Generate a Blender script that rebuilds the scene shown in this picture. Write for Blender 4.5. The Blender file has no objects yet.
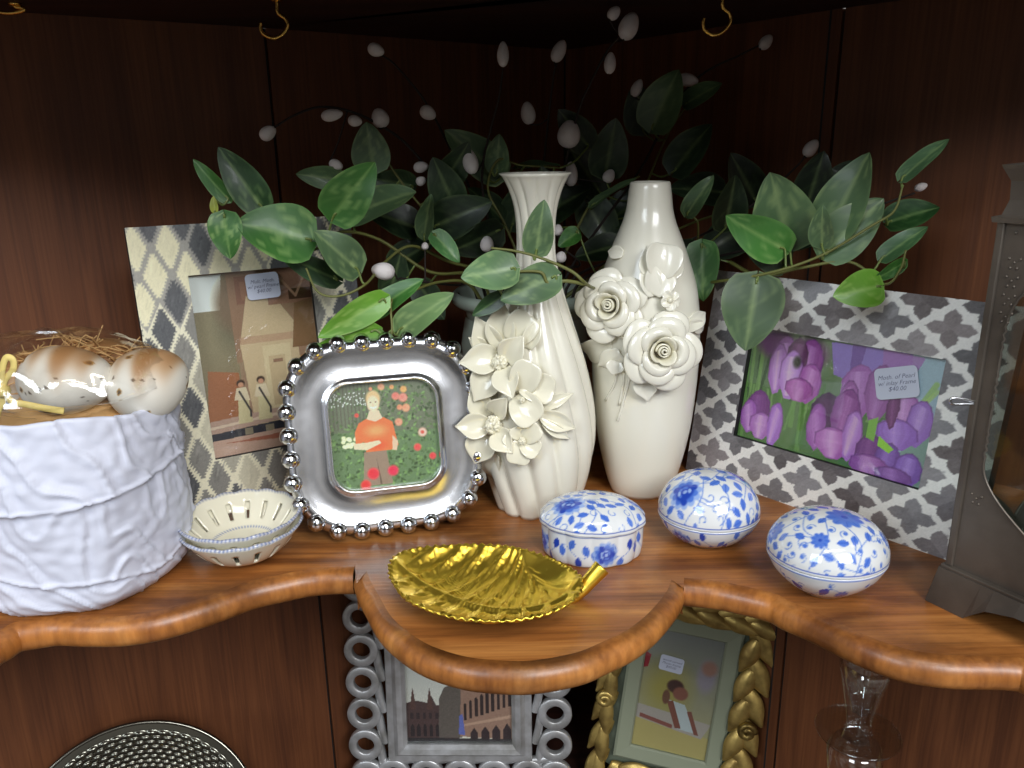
import bpy, math, random
import numpy as np
from mathutils import Vector, Matrix, Euler
PI = math.pi
rng = np.random.default_rng(7)
random.seed(7)
SC = bpy.context.scene
COL = SC.collection

# ------------------------------------------------------------------ camera
F, PITCH, ROLL, H = 800.0, math.radians(16.5), math.radians(1.0), 0.28
_fw = np.array([0, math.cos(PITCH), -math.sin(PITCH)])
_dn = np.array([0, -math.sin(PITCH), -math.cos(PITCH)])
_rt = np.array([1.0, 0, 0])
RT = math.cos(ROLL) * _rt + math.sin(ROLL) * _dn
DN = -math.sin(ROLL) * _rt + math.cos(ROLL) * _dn
FW = _fw
CAM = np.array([0, 0, H])
cd = bpy.data.cameras.new('camera')
co = bpy.data.objects.new('camera', cd); COL.objects.link(co)
cd.sensor_width = 36.0; cd.lens = F / 1024 * 36.0; cd.clip_start = 0.01
m = Matrix(((RT[0], -DN[0], -FW[0], 0), (RT[1], -DN[1], -FW[1], 0), (RT[2], -DN[2], -FW[2], H), (0, 0, 0, 1)))
co.matrix_world = m
SC.camera = co

def ray(px, py):
    return (px - 512) / F * RT + (py - 384) / F * DN + FW
def onz(px, py, z=0.0):            # point of the horizontal plane z seen at a measured spot
    d = ray(px, py); return CAM + d * ((z - H) / d[2])
def at(px, py, Y):                 # point at depth Y
    d = ray(px, py); return CAM + d * (Y / d[1])
def depth(P):
    return float(np.dot(np.asarray(P) - CAM, FW))

# ------------------------------------------------------------------ materials
def lin(c):
    c = np.asarray(c, float) / 255.0
    return np.where(c <= 0.04045, c / 12.92, ((c + 0.055) / 1.055) ** 2.4)
def rgba(c): return (*[float(x) for x in lin(c)], 1.0)
MATS = {}
def mat(name, col=(200, 200, 200), rough=0.5, metal=0.0, coat=0.0, spec=0.5, attr=False, bump=None, sheen=0, sss=0.0, noise=None):
    if name in MATS: return MATS[name]
    M = bpy.data.materials.new(name); M.use_nodes = True
    nt = M.node_tree; b = nt.nodes['Principled BSDF']
    b.inputs['Base Color'].default_value = rgba(col)
    b.inputs['Roughness'].default_value = rough
    b.inputs['Metallic'].default_value = metal
    b.inputs['Coat Weight'].default_value = coat
    b.inputs['Coat Roughness'].default_value = 0.06
    b.inputs['Specular IOR Level'].default_value = spec
    if sss:
        b.inputs['Subsurface Weight'].default_value = sss
        b.inputs['Subsurface Radius'].default_value = (1, .7, .5)
        b.inputs['Subsurface Scale'].default_value = 0.003
    tc = None
    if attr:
        a = nt.nodes.new('ShaderNodeAttribute'); a.attribute_name = 'Col'
        nt.links.new(a.outputs['Color'], b.inputs['Base Color'])
    if noise:   # (scale, col2, lo, hi)
        tc = nt.nodes.new('ShaderNodeTexCoord')
        n = nt.nodes.new('ShaderNodeTexNoise'); n.inputs['Scale'].default_value = noise[0]; n.inputs['Detail'].default_value = 5
        r = nt.nodes.new('ShaderNodeValToRGB'); r.color_ramp.elements[0].position = noise[2]; r.color_ramp.elements[1].position = noise[3]
        r.color_ramp.elements[0].color = rgba(col); r.color_ramp.elements[1].color = rgba(noise[1])
        nt.links.new(tc.outputs['Object'], n.inputs['Vector']); nt.links.new(n.outputs['Fac'], r.inputs['Fac'])
        nt.links.new(r.outputs['Color'], b.inputs['Base Color'])
    if bump:    # (scale, strength, distance)
        tc = tc or nt.nodes.new('ShaderNodeTexCoord')
        n = nt.nodes.new('ShaderNodeTexNoise'); n.inputs['Scale'].default_value = bump[0]; n.inputs['Detail'].default_value = 3
        bp = nt.nodes.new('ShaderNodeBump'); bp.inputs['Strength'].default_value = bump[1]; bp.inputs['Distance'].default_value = bump[2]
        nt.links.new(tc.outputs['Object'], n.inputs['Vector']); nt.links.new(n.outputs['Fac'], bp.inputs['Height'])
        nt.links.new(bp.outputs['Normal'], b.inputs['Normal'])
    MATS[name] = M
    return M

def thin_glass(name, tint=(250, 252, 250), ior=1.45, rough=0.02, extra=0.0, bump=None):
    if name in MATS: return MATS[name]
    M = bpy.data.materials.new(name); M.use_nodes = True
    nt = M.node_tree; nt.nodes.remove(nt.nodes['Principled BSDF']); out = nt.nodes['Material Output']
    t = nt.nodes.new('ShaderNodeBsdfTransparent'); t.inputs['Color'].default_value = rgba(tint)
    g = nt.nodes.new('ShaderNodeBsdfGlossy'); g.inputs['Roughness'].default_value = rough; g.inputs['Color'].default_value = (1, 1, 1, 1)
    fr = nt.nodes.new('ShaderNodeFresnel'); fr.inputs['IOR'].default_value = ior
    ge = nt.nodes.new('ShaderNodeNewGeometry'); e1 = nt.nodes.new('ShaderNodeMath'); e1.operation = 'MULTIPLY_ADD'; e1.inputs[1].default_value = -2.0; e1.inputs[2].default_value = 1.0
    e2 = nt.nodes.new('ShaderNodeMath'); e2.operation = 'POWER'; e2.inputs[0].default_value = ior
    nt.links.new(ge.outputs['Backfacing'], e1.inputs[0]); nt.links.new(e1.outputs[0], e2.inputs[1]); nt.links.new(e2.outputs[0], fr.inputs['IOR'])
    mx = nt.nodes.new('ShaderNodeMixShader')
    ad = nt.nodes.new('ShaderNodeMath'); ad.operation = 'ADD'; ad.use_clamp = True; ad.inputs[1].default_value = extra
    nt.links.new(fr.outputs['Fac'], ad.inputs[0]); nt.links.new(ad.outputs[0], mx.inputs['Fac'])
    nt.links.new(t.outputs[0], mx.inputs[1]); nt.links.new(g.outputs[0], mx.inputs[2]); nt.links.new(mx.outputs[0], out.inputs['Surface'])
    if bump:
        tc = nt.nodes.new('ShaderNodeTexCoord'); n = nt.nodes.new('ShaderNodeTexNoise'); n.inputs['Scale'].default_value = bump[0]
        bp = nt.nodes.new('ShaderNodeBump'); bp.inputs['Strength'].default_value = bump[1]; bp.inputs['Distance'].default_value = bump[2]
        nt.links.new(tc.outputs['Object'], n.inputs['Vector']); nt.links.new(n.outputs['Fac'], bp.inputs['Height'])
        nt.links.new(bp.outputs['Normal'], g.inputs['Normal']); nt.links.new(bp.outputs['Normal'], fr.inputs['Normal'])
    MATS[name] = M
    return M

def wood(name, c1, c2, c3, stretch=(1.2, 16, 16), rough=0.38, coat=0.15, knots=True, grain=0.6):
    if name in MATS: return MATS[name]
    M = bpy.data.materials.new(name); M.use_nodes = True
    nt = M.node_tree; b = nt.nodes['Principled BSDF']; L = nt.links.new
    tc = nt.nodes.new('ShaderNodeTexCoord'); mp = nt.nodes.new('ShaderNodeMapping'); mp.inputs['Scale'].default_value = stretch
    L(tc.outputs['Object'], mp.inputs['Vector'])
    n1 = nt.nodes.new('ShaderNodeTexNoise'); n1.inputs['Scale'].default_value = 2.4; n1.inputs['Detail'].default_value = 8; n1.inputs['Roughness'].default_value = grain; n1.inputs['Distortion'].default_value = 1.2
    L(mp.outputs[0], n1.inputs['Vector'])
    r = nt.nodes.new('ShaderNodeValToRGB'); cr = r.color_ramp
    cr.elements[0].position = .32; cr.elements[0].color = rgba(c1); cr.elements[1].position = .68; cr.elements[1].color = rgba(c3)
    e = cr.elements.new(.5); e.color = rgba(c2)
    L(n1.outputs['Fac'], r.inputs['Fac'])
    # fine streaks
    mp2 = nt.nodes.new('ShaderNodeMapping'); mp2.inputs['Scale'].default_value = tuple(s * 9 if s > 3 else s * 2.5 for s in stretch)
    L(tc.outputs['Object'], mp2.inputs['Vector'])
    n2 = nt.nodes.new('ShaderNodeTexNoise'); n2.inputs['Scale'].default_value = 3; n2.inputs['Detail'].default_value = 4; L(mp2.outputs[0], n2.inputs['Vector'])
    r2 = nt.nodes.new('ShaderNodeValToRGB'); r2.color_ramp.elements[0].position = .35; r2.color_ramp.elements[0].color = (.55, .5, .48, 1); r2.color_ramp.elements[1].position = .6; r2.color_ramp.elements[1].color = (1, 1, 1, 1)
    L(n2.outputs['Fac'], r2.inputs['Fac'])
    mx = nt.nodes.new('ShaderNodeMixRGB'); mx.blend_type = 'MULTIPLY'; mx.inputs['Fac'].default_value = .55
    L(r.outputs[0], mx.inputs[1]); L(r2.outputs[0], mx.inputs[2])
    last = mx
    if knots:
        n3 = nt.nodes.new('ShaderNodeTexNoise'); n3.inputs['Scale'].default_value = 7; n3.inputs['Detail'].default_value = 6; n3.inputs['Roughness'].default_value = .65
        mp3 = nt.nodes.new('ShaderNodeMapping'); mp3.inputs['Scale'].default_value = (1, 2.2, 1); L(tc.outputs['Object'], mp3.inputs['Vector']); L(mp3.outputs[0], n3.inputs['Vector'])
        r3 = nt.nodes.new('ShaderNodeValToRGB'); r3.color_ramp.elements[0].position = .32; r3.color_ramp.elements[0].color = (.22, .17, .15, 1); r3.color_ramp.elements[1].position = .52; r3.color_ramp.elements[1].color = (1, 1, 1, 1)
        L(n3.outputs['Fac'], r3.inputs['Fac'])
        m3 = nt.nodes.new('ShaderNodeMixRGB'); m3.blend_type = 'MULTIPLY'; m3.inputs['Fac'].default_value = .75
        L(mx.outputs[0], m3.inputs[1]); L(r3.outputs[0], m3.inputs[2]); last = m3
    L(last.outputs[0], b.inputs['Base Color'])
    b.inputs['Roughness'].default_value = rough; b.inputs['Coat Weight'].default_value = coat; b.inputs['Coat Roughness'].default_value = .25
    bp = nt.nodes.new('ShaderNodeBump'); bp.inputs['Strength'].default_value = .25; bp.inputs['Distance'].default_value = .0008
    L(n2.outputs['Fac'], bp.inputs['Height']); L(bp.outputs['Normal'], b.inputs['Normal'])
    MATS[name] = M
    return M

M_SHELF = wood('pine_shelf', (116, 68, 32), (160, 100, 48), (188, 128, 68))
M_EDGE = wood('pine_edge', (150, 90, 42), (184, 118, 56), (206, 142, 76), stretch=(9, 9, 3), knots=True)
def tint_by_attr(M):
    nt = M.node_tree; b = nt.nodes['Principled BSDF']; src = b.inputs['Base Color'].links[0].from_socket
    a = nt.nodes.new('ShaderNodeAttribute'); a.attribute_name = 'Col'; mx = nt.nodes.new('ShaderNodeMixRGB'); mx.blend_type = 'MULTIPLY'; mx.inputs['Fac'].default_value = 1
    nt.links.new(src, mx.inputs[1]); nt.links.new(a.outputs['Color'], mx.inputs[2]); nt.links.new(mx.outputs[0], b.inputs['Base Color'])
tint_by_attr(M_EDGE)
M_PANEL = wood('dark_panel', (98, 56, 32), (114, 67, 38), (128, 77, 44), stretch=(14, 14, 1.0), rough=.55, coat=.03, knots=False)
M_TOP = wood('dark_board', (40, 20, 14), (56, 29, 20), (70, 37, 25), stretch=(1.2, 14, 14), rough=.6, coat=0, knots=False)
M_BISQUE = mat('bisque_white', (208, 212, 228), rough=.6, bump=(60, .25, .002))
M_PORC = mat('porcelain', (234, 230, 213), rough=.24, coat=.45, spec=.5)
M_PORC2 = mat('cream_porcelain', (230, 225, 202), rough=.2, coat=.4)
M_PAINTGLOSS = mat('painted_glaze', attr=True, rough=.1, coat=.8)
M_PAINT = mat('painted_matt', attr=True, rough=.5)
M_PRINT = mat('photo_print', attr=True, rough=.35)
M_INLAY = mat('inlay', attr=True, rough=.22, coat=.4)
M_SILVER = mat('polished_aluminium', (232, 234, 238), rough=.22, metal=1.0, bump=(18, .25, .004))
M_BEAD = mat('silver_bead', (214, 216, 220), rough=.12, metal=1.0)
M_GOLD = mat('gold_leaf_metal', (250, 216, 84), rough=.34, metal=1.0, bump=(120, .2, .001))
M_PEWTER = mat('aged_pewter', (84, 77, 70), rough=.45, metal=.6, bump=(90, .3, .001), noise=(25, (112, 104, 95), .35, .7))
M_BLACK = mat('black_backing', (18, 17, 17), rough=.7)
M_BRASS = mat('brass', (230, 186, 100), rough=.25, metal=1.0)
M_STEM = mat('green_stem', (104, 106, 52), rough=.5)
M_TWIG = mat('dark_twig', (38, 28, 22), rough=.8)
M_POD = mat('white_pod', (226, 218, 214), rough=.8, bump=(300, .4, .001))
M_LEAF = mat('leaf', attr=True, rough=.42, coat=.06)
M_CELADON = mat('celadon_glaze', (176, 190, 176), rough=.2, coat=.5)
M_ANTSILVER = mat('antique_silver', (214, 215, 216), rough=.36, metal=.65, bump=(70, .4, .001), noise=(40, (156, 154, 148), .4, .75))
M_ANTGOLD = mat('antique_gold', (206, 178, 104), rough=.38, metal=.75, bump=(60, .4, .002), noise=(50, (120, 92, 48), .42, .75))
M_SAGE = mat('sage_paint', (150, 156, 132), rough=.5, bump=(90, .2, .001))
M_DARKMETAL = mat('dark_hammered', (120, 118, 108), rough=.22, metal=1.0)
M_RAFFIA = mat('raffia', (222, 200, 120), rough=.6)
M_STICKER = mat('sticker', (206, 212, 228), rough=.5)
M_INK = mat('ink', (92, 98, 130), rough=.6)
G_PANE = thin_glass('frame_glass', ior=1.5)
G_CLEAR = thin_glass('clear_glass', tint=(250, 252, 251), ior=1.45, extra=.10)
G_FILM = thin_glass('cellophane', tint=(254,254,254), ior=1.4, extra=.09, rough=.12, bump=(34, .7, .008))
G_LANT = thin_glass('lantern_glass', tint=(238, 242, 240), ior=1.5, rough=.05)

# ------------------------------------------------------------------ objects
def thing(name, label, cat, loc=(0, 0, 0), rot=(0, 0, 0), group=None):
    o = bpy.data.objects.new(name, None); COL.objects.link(o)
    o.empty_display_size = .02
    o.location = tuple(float(v) for v in loc); o.rotation_euler = rot
    o['label'] = label; o['category'] = cat
    if group: o['group'] = group
    return o
def tag(o, label, cat, group=None):
    o['label'] = label; o['category'] = cat
    if group: o['group'] = group
    return o
def mesh(name, V, Fc, m, parent=None, smooth=True, cols=None, label=None):
    me = bpy.data.meshes.new(name)
    me.from_pydata([tuple(map(float, v)) for v in V], [], [tuple(int(i) for i in f) for f in Fc])
    me.update()
    if smooth: me.polygons.foreach_set('use_smooth', [True] * len(me.polygons))
    if cols is not None:
        ca = me.color_attributes.new('Col', 'FLOAT_COLOR', 'POINT')
        c = np.ones((len(me.vertices), 4)); c[:, :3] = lin(np.clip(cols, 0, 255))
        ca.data.foreach_set('color', c.ravel())
    me.materials.append(m)
    o = bpy.data.objects.new(name, me); COL.objects.link(o)
    if parent: o.parent = parent
    if label: o['label'] = label
    return o
class MB:
    def __init__(s): s.V = []; s.F = []; s.C = []
    def add(s, V, F, col=None):
        k = len(s.V); s.V += [tuple(v) for v in V]; s.F += [tuple(i + k for i in f) for f in F]
        if col is not None:
            s.C += ([tuple(col)] * len(V)) if np.ndim(col) == 1 else [tuple(c) for c in col]
        return s
    def build(s, name, m, parent=None, smooth=True, label=None):
        return mesh(name, s.V, s.F, m, parent, smooth, np.array(s.C) if s.C else None, label)
def gridVF(P, cu=False, cv=False, mask=None, flip=False):
    P = np.asarray(P); nu, nv = P.shape[:2]; Fc = []
    for i in range(nu if cu else nu - 1):
        for j in range(nv if cv else nv - 1):
            if mask is not None and mask[i, j]: continue
            a, b, c, d = i * nv + j, ((i + 1) % nu) * nv + j, ((i + 1) % nu) * nv + (j + 1) % nv, i * nv + (j + 1) % nv
            Fc.append((a, d, c, b) if flip else (a, b, c, d))
    return P.reshape(-1, 3), Fc
def solid(o, t, offset=0, bevel=None):
    md = o.modifiers.new('solid', 'SOLIDIFY'); md.thickness = t; md.offset = offset
    return o
def subsurf(o, n=1):
    md = o.modifiers.new('sub', 'SUBSURF'); md.levels = n; md.render_levels = n; return o
def bevel(o, w, seg=2):
    md = o.modifiers.new('bev', 'BEVEL'); md.width = w; md.segments = seg; md.limit_method = 'ANGLE'; return o
def boxVF(x0, x1, y0, y1, z0, z1):
    V = [(x, y, z) for x in (x0, x1) for y in (y0, y1) for z in (z0, z1)]
    return V, [(0, 1, 3, 2), (4, 6, 7, 5), (0, 4, 5, 1), (2, 3, 7, 6), (0, 2, 6, 4), (1, 5, 7, 3)]
def tubeVF(pts, rad, seg=8, cap=True):
    pts = np.asarray(pts, float); n = len(pts)
    rad = np.full(n, rad) if np.isscalar(rad) else np.asarray(rad, float)
    T = np.gradient(pts, axis=0); T /= np.linalg.norm(T, axis=1)[:, None] + 1e-12
    up = np.array([0, 0, 1.]) if abs(T[0][2]) < .9 else np.array([1., 0, 0])
    N = np.cross(T[0], up); N /= np.linalg.norm(N)
    V = []
    for i in range(n):
        N = N - T[i] * np.dot(N, T[i]); N /= np.linalg.norm(N) + 1e-12
        B = np.cross(T[i], N)
        for k in range(seg):
            a = 2 * PI * k / seg
            V.append(pts[i] + rad[i] * (math.cos(a) * N + math.sin(a) * B))
    Fc = []
    for i in range(n - 1):
        for k in range(seg):
            Fc.append((i * seg + k, i * seg + (k + 1) % seg, (i + 1) * seg + (k + 1) % seg, (i + 1) * seg + k))
    if cap:
        Fc.append(tuple(range(seg))[::-1]); Fc.append(tuple((n - 1) * seg + k for k in range(seg)))
    return V, Fc
def smoothline(P, k=6):    # Catmull-Rom
    P = [np.asarray(p, float) for p in P]
    if len(P) < 3:
        return np.array([P[0] + (P[-1] - P[0]) * t for t in np.linspace(0, 1, k)])
    Q = [2 * P[0] - P[1]] + P + [2 * P[-1] - P[-2]]; out = []
    for i in range(1, len(Q) - 2):
        for t in np.linspace(0, 1, k, endpoint=False):
            a, b, c, d = Q[i - 1], Q[i], Q[i + 1], Q[i + 2]
            out.append(.5 * (2 * b + (c - a) * t + (2 * a - 5 * b + 4 * c - d) * t * t + (3 * b - a - 3 * c + d) * t ** 3))
    out.append(P[-1])
    return np.array(out)
def lathe(prof, seg=64, mod=None, caps=True):    # prof [(r,z)], mod(theta, r, z, i)->(r,z)
    prof = np.asarray(prof, float); P = np.zeros((seg, len(prof), 3))
    for i in range(seg):
        a = 2 * PI * i / seg
        for j, (r, z) in enumerate(prof):
            if mod: rr, zz = mod(a, r, z)
            else: rr, zz = r, z
            P[i, j] = (rr * math.cos(a), rr * math.sin(a), zz)
    V, Fc = gridVF(P, cu=True)
    return V, Fc
def sphereVF(c, r, nu=12, nv=8, sc=(1, 1, 1), R=None, egg=0):
    P = np.zeros((nu, nv + 1, 3))
    for i in range(nu):
        for j in range(nv + 1):
            a, b = 2 * PI * i / nu, PI * j / nv
            z = -math.cos(b); k = math.sin(b) * (1 - egg * z)
            P[i, j] = (k * math.cos(a) * sc[0], k * math.sin(a) * sc[1], z * sc[2])
    Q = P.reshape(-1, 3) * r
    if R is not None: Q = Q @ np.array(R).T
    V, Fc = gridVF(P, cu=True)
    return Q + np.asarray(c), Fc
def icos(c, r, R=None, sc=(1, 1, 1)): return sphereVF(c, r, 12, 8, sc, R)
def frame_of(n, up=(0, 0, 1)):
    n = np.asarray(n, float); n /= np.linalg.norm(n)
    x = np.cross(up, n); x /= np.linalg.norm(x) + 1e-12
    y = np.cross(n, x); return x, y, n

# ------------------------------------------------------------------ painter
class Canvas:
    def __init__(s, W, Hh, res, col):
        s.W, s.H, s.res = W, Hh, res
        s.nx, s.ny = int(round(W / res)) + 1, int(round(Hh / res)) + 1
        s.a = np.zeros((s.nx, s.ny, 3)) + np.array(col, float)
        s.X, s.Y = np.meshgrid(np.linspace(0, W, s.nx), np.linspace(0, Hh, s.ny), indexing='ij')
    def _box(s, x0, x1, y0, y1):
        i0 = max(0, int(x0 / s.res) - 1); i1 = min(s.nx, int(x1 / s.res) + 3)
        j0 = max(0, int(y0 / s.res) - 1); j1 = min(s.ny, int(y1 / s.res) + 3)
        return slice(i0, max(i0, i1)), slice(j0, max(j0, j1))
    def _mix(s, bx, m, col):
        s.a[bx] = s.a[bx] * (1 - m[..., None]) + np.asarray(col, float) * m[..., None]
    def poly(s, pts, col, al=1.0):
        p = np.asarray(pts, float); bx = s._box(p[:, 0].min(), p[:, 0].max(), p[:, 1].min(), p[:, 1].max())
        X, Y = s.X[bx], s.Y[bx]; ins = np.zeros(X.shape, bool); n = len(p)
        for i in range(n):
            (x1, y1), (x2, y2) = p[i], p[(i + 1) % n]
            if y1 == y2: continue
            c = ((y1 > Y) != (y2 > Y)) & (X < (x2 - x1) * (Y - y1) / (y2 - y1) + x1); ins ^= c
        s._mix(bx, ins * al, col)
    def ell(s, cx, cy, rx, ry, col, rot=0, al=1.0, soft=.15):
        r = max(rx, ry) * (1 + soft); bx = s._box(cx - r, cx + r, cy - r, cy + r)
        dx, dy = s.X[bx] - cx, s.Y[bx] - cy; c, q = math.cos(rot), math.sin(rot)
        d = np.sqrt(((dx * c + dy * q) / rx) ** 2 + ((-dx * q + dy * c) / ry) ** 2)
        s._mix(bx, np.clip((1 + soft - d) / (2 * soft), 0, 1) * al, col)
    def line(s, pts, w, col, al=1.0):
        p = np.asarray(pts, float)
        for k in range(len(p) - 1):
            a, b = p[k], p[k + 1]
            bx = s._box(min(a[0], b[0]) - w, max(a[0], b[0]) + w, min(a[1], b[1]) - w, max(a[1], b[1]) + w)
            X, Y = s.X[bx], s.Y[bx]; d = b - a; L = d @ d + 1e-12
            t = np.clip(((X - a[0]) * d[0] + (Y - a[1]) * d[1]) / L, 0, 1)
            D = np.hypot(X - a[0] - t * d[0], Y - a[1] - t * d[1])
            s._mix(bx, np.clip((w * .5 + s.res * .5 - D) / s.res, 0, 1) * al, col)
    def grad(s, c0, c1):    # vertical
        t = (s.Y / s.H)[..., None]; s.a[:] = np.array(c0) * (1 - t) + np.array(c1) * t
    def speckle(s, amp):
        s.a += rng.normal(0, amp, s.a.shape[:2])[..., None]
    def sample(s, x, y):
        i = np.clip(np.asarray(x) / s.res, 0, s.nx - 1.001); j = np.clip(np.asarray(y) / s.res, 0, s.ny - 1.001)
        i0, j0 = i.astype(int), j.astype(int); fi, fj = (i - i0)[..., None], (j - j0)[..., None]
        A = s.a
        return (A[i0, j0] * (1 - fi) * (1 - fj) + A[i0 + 1, j0] * fi * (1 - fj) + A[i0, j0 + 1] * (1 - fi) * fj + A[i0 + 1, j0 + 1] * fi * fj)

def printplane(name, cv, x0, z0, y, m, parent, mask=None, label=None):
    # canvas as a flat sheet facing -y, lower left corner (x0, z0)
    P = np.stack([cv.X + x0, np.full(cv.X.shape, y), cv.Y + z0], -1)
    V, Fc = gridVF(P, mask=mask)
    return mesh(name, V, Fc, m, parent, False, cv.a.reshape(-1, 3), label)

def text_mesh(lines, size, m, parent, loc, rotz=0.0, shear=.3, name='handwriting', width=None):
    """flat lettering on a sheet facing -y; loc = centre (x,y,z) in the parent's frame"""
    cu = bpy.data.curves.new(name, 'FONT'); cu.body = '\n'.join(lines); cu.size = size; cu.align_x = 'CENTER'; cu.align_y = 'CENTER'
    cu.shear = shear; cu.space_line = .95; cu.resolution_u = 2; cu.offset = -size * .006
    tmp = bpy.data.objects.new('t', cu); COL.objects.link(tmp)
    dg = bpy.context.evaluated_depsgraph_get(); dg.update()
    me = bpy.data.meshes.new_from_object(tmp.evaluated_get(dg)); me.name = name
    bpy.data.objects.remove(tmp)
    me.materials.clear(); me.materials.append(m)
    o = bpy.data.objects.new(name, me); COL.objects.link(o); o.parent = parent
    o.location = loc; o.rotation_euler = (PI / 2, -rotz, 0)
    return o
def sticker(parent, cx, cz, y, w, h, rot, lines, size):
    n = 6; r = min(w, h) * .16; pts = []
    for sx, sz, a0 in ((1, 1, 0), (-1, 1, 90), (-1, -1, 180), (1, -1, 270)):
        for k in range(n):
            a = math.radians(a0 + 90 * k / (n - 1)); pts.append((sx * (w / 2 - r) + r * math.cos(a), sz * (h / 2 - r) + r * math.sin(a)))
    c, q = math.cos(rot), math.sin(rot)
    V = [(cx + x * c - z * q, yy, cz + x * q + z * c) for yy in (y, y + .0002) for x, z in pts]; k = len(pts)
    Fc = [tuple(range(k)), tuple(range(2 * k - 1, k - 1, -1))] + [(i, k + i, k + (i + 1) % k, (i + 1) % k) for i in range(k)]
    o = mesh('price_sticker', V, Fc, M_STICKER, parent, False)
    t = text_mesh(lines, size, M_INK, o, (cx, y - .0002, cz), rot)
    return o

# ================================================================== CABINET
cab = thing('corner_cabinet', 'dark stained pine corner cupboard with scalloped front shelf holding all the ornaments', 'cabinet')
APEX = np.array([.07, 1.03]); SL = np.array([-.2245, .8085]); SR = np.array([.292, .752])
EL = SL + .80 * np.array([-math.cos(math.radians(33)), -math.sin(math.radians(33))])
ER = SR + .66 * np.array([math.cos(math.radians(47)), -math.sin(math.radians(47))])
ZT, ZB, ZL = .39, -.022, -.46
def board(a, b, z0, z1, th, name, m, inset=.0):
    a, b = np.asarray(a), np.asarray(b); d = (b - a) / np.linalg.norm(b - a); n = np.array([-d[1], d[0]])
    a2, b2 = a + d * inset, b - d * inset
    Q = [a2, b2, b2 + n * th, a2 + n * th]
    V = [(p[0], p[1], z) for z in (z0, z1) for p in Q]
    o = mesh(name, V, [(3, 2, 1, 0), (4, 5, 6, 7), (0, 1, 5, 4), (1, 2, 6, 5), (2, 3, 7, 6), (3, 0, 4, 7)], m, cab, False)
    return o
board(EL, SL, ZL, ZT, .018, 'side_panel', M_PANEL, .0015)
board(SL, APEX, ZL, ZT, .018, 'back_panel', M_PANEL, .0015)
board(APEX, SR, ZL, ZT, .018, 'back_panel', M_PANEL, .0015)
board(SR, ER, ZL, ZT, .018, 'side_panel', M_PANEL, .0015)
# dark seam battens behind the joints
for p in (SL, SR, APEX):
    d = (p - np.array([0.03, .3])); d /= np.linalg.norm(d)
    V, Fc = boxVF(-.012, .012, .004, .02, ZL, ZT)
    ang = math.atan2(d[1], d[0]) - PI / 2
    V = [(p[0] + x * math.cos(ang) - y * math.sin(ang), p[1] + x * math.sin(ang) + y * math.cos(ang), z) for x, y, z in V]
    mesh('joint_batten', V, Fc, M_BLACK, cab, False)
def slab(poly, z0, z1, name, m):
    k = len(poly); V = [(p[0], p[1], z0) for p in poly] + [(p[0], p[1], z1) for p in poly]
    Fc = [tuple(range(k))[::-1], tuple(range(k, 2 * k))] + [(i, (i + 1) % k, k + (i + 1) % k, k + i) for i in range(k)]
    return mesh(name, V, Fc, m, cab, False)
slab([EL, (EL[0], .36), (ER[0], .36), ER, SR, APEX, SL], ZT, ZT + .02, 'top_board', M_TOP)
slab([EL, (EL[0], .40), (ER[0], .36), ER, SR, APEX, SL], ZL - .02, ZL, 'lower_shelf', M_TOP)

# shelf with scalloped bull-nosed front: measured run of the lower outline
RN = .0100
segA = [(-60, 735), (-30, 700), (-12, 678)]
segB = [(0, 666), (10, 660), (22, 652), (37, 649), (62, 645.5), (87, 646.5), (125, 646), (162, 640.5), (200, 629.5), (228, 619.5), (256, 609), (281, 603), (306, 597.5), (331, 594.5), (356, 594)]
segC = [(354, 588), (358, 600), (366, 616), (381, 642.5), (406, 665), (431, 679), (468, 690), (512, 694), (537, 693), (562, 689), (587, 682.5), (612, 671), (632, 661), (652, 646), (667, 630), (679.5, 612.5), (685, 598)]
segD = [(682, 606), (712, 609), (737, 614), (768, 622), (780.5, 629), (805.5, 640), (830.5, 652.5), (855.5, 665), (880.5, 675), (905.5, 682.5), (943, 688), (980.5, 689), (1005, 690), (1024, 695), (1060, 722), (1090, 760)]
def centre_curve(seg):
    P = smoothline([np.array(p) for p in seg], 5)
    T = np.gradient(P, axis=0); T /= np.linalg.norm(T, axis=1)[:, None]
    N = np.stack([T[:, 1], -T[:, 0]], 1)            # pointing up/inwards for left-to-right runs
    out = []
    for p, n in zip(P, N):
        g0 = onz(p[0], p[1], -RN); d = depth(g0)
        q = p + n * RN * F / d
        out.append(onz(q[0], q[1], -RN)[:2])
    return np.array(out)
curves = [centre_curve(s) for s in (segA + segB, segC, segD)]
cuspL, cuspR = onz(356, 584, 0)[:2], onz(684, 588, 0)[:2]
outline = np.concatenate([curves[0], [cuspL], curves[1], [cuspR], curves[2]])
mbS = MB(); mbE = MB()
poly = [tuple(p) for p in outline] + [tuple(ER - np.array([.01, 0])), tuple(SR), tuple(APEX), tuple(SL), tuple(EL + np.array([.01, 0]))]
k = len(poly)
V = [(p[0], p[1], 0.0) for p in poly] + [(p[0], p[1], -2 * RN) for p in poly]
Fc = [tuple(range(k)), tuple(range(2 * k - 1, k - 1, -1))]
shelf = mesh('shelf', V, Fc, M_SHELF, cab, False)
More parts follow.
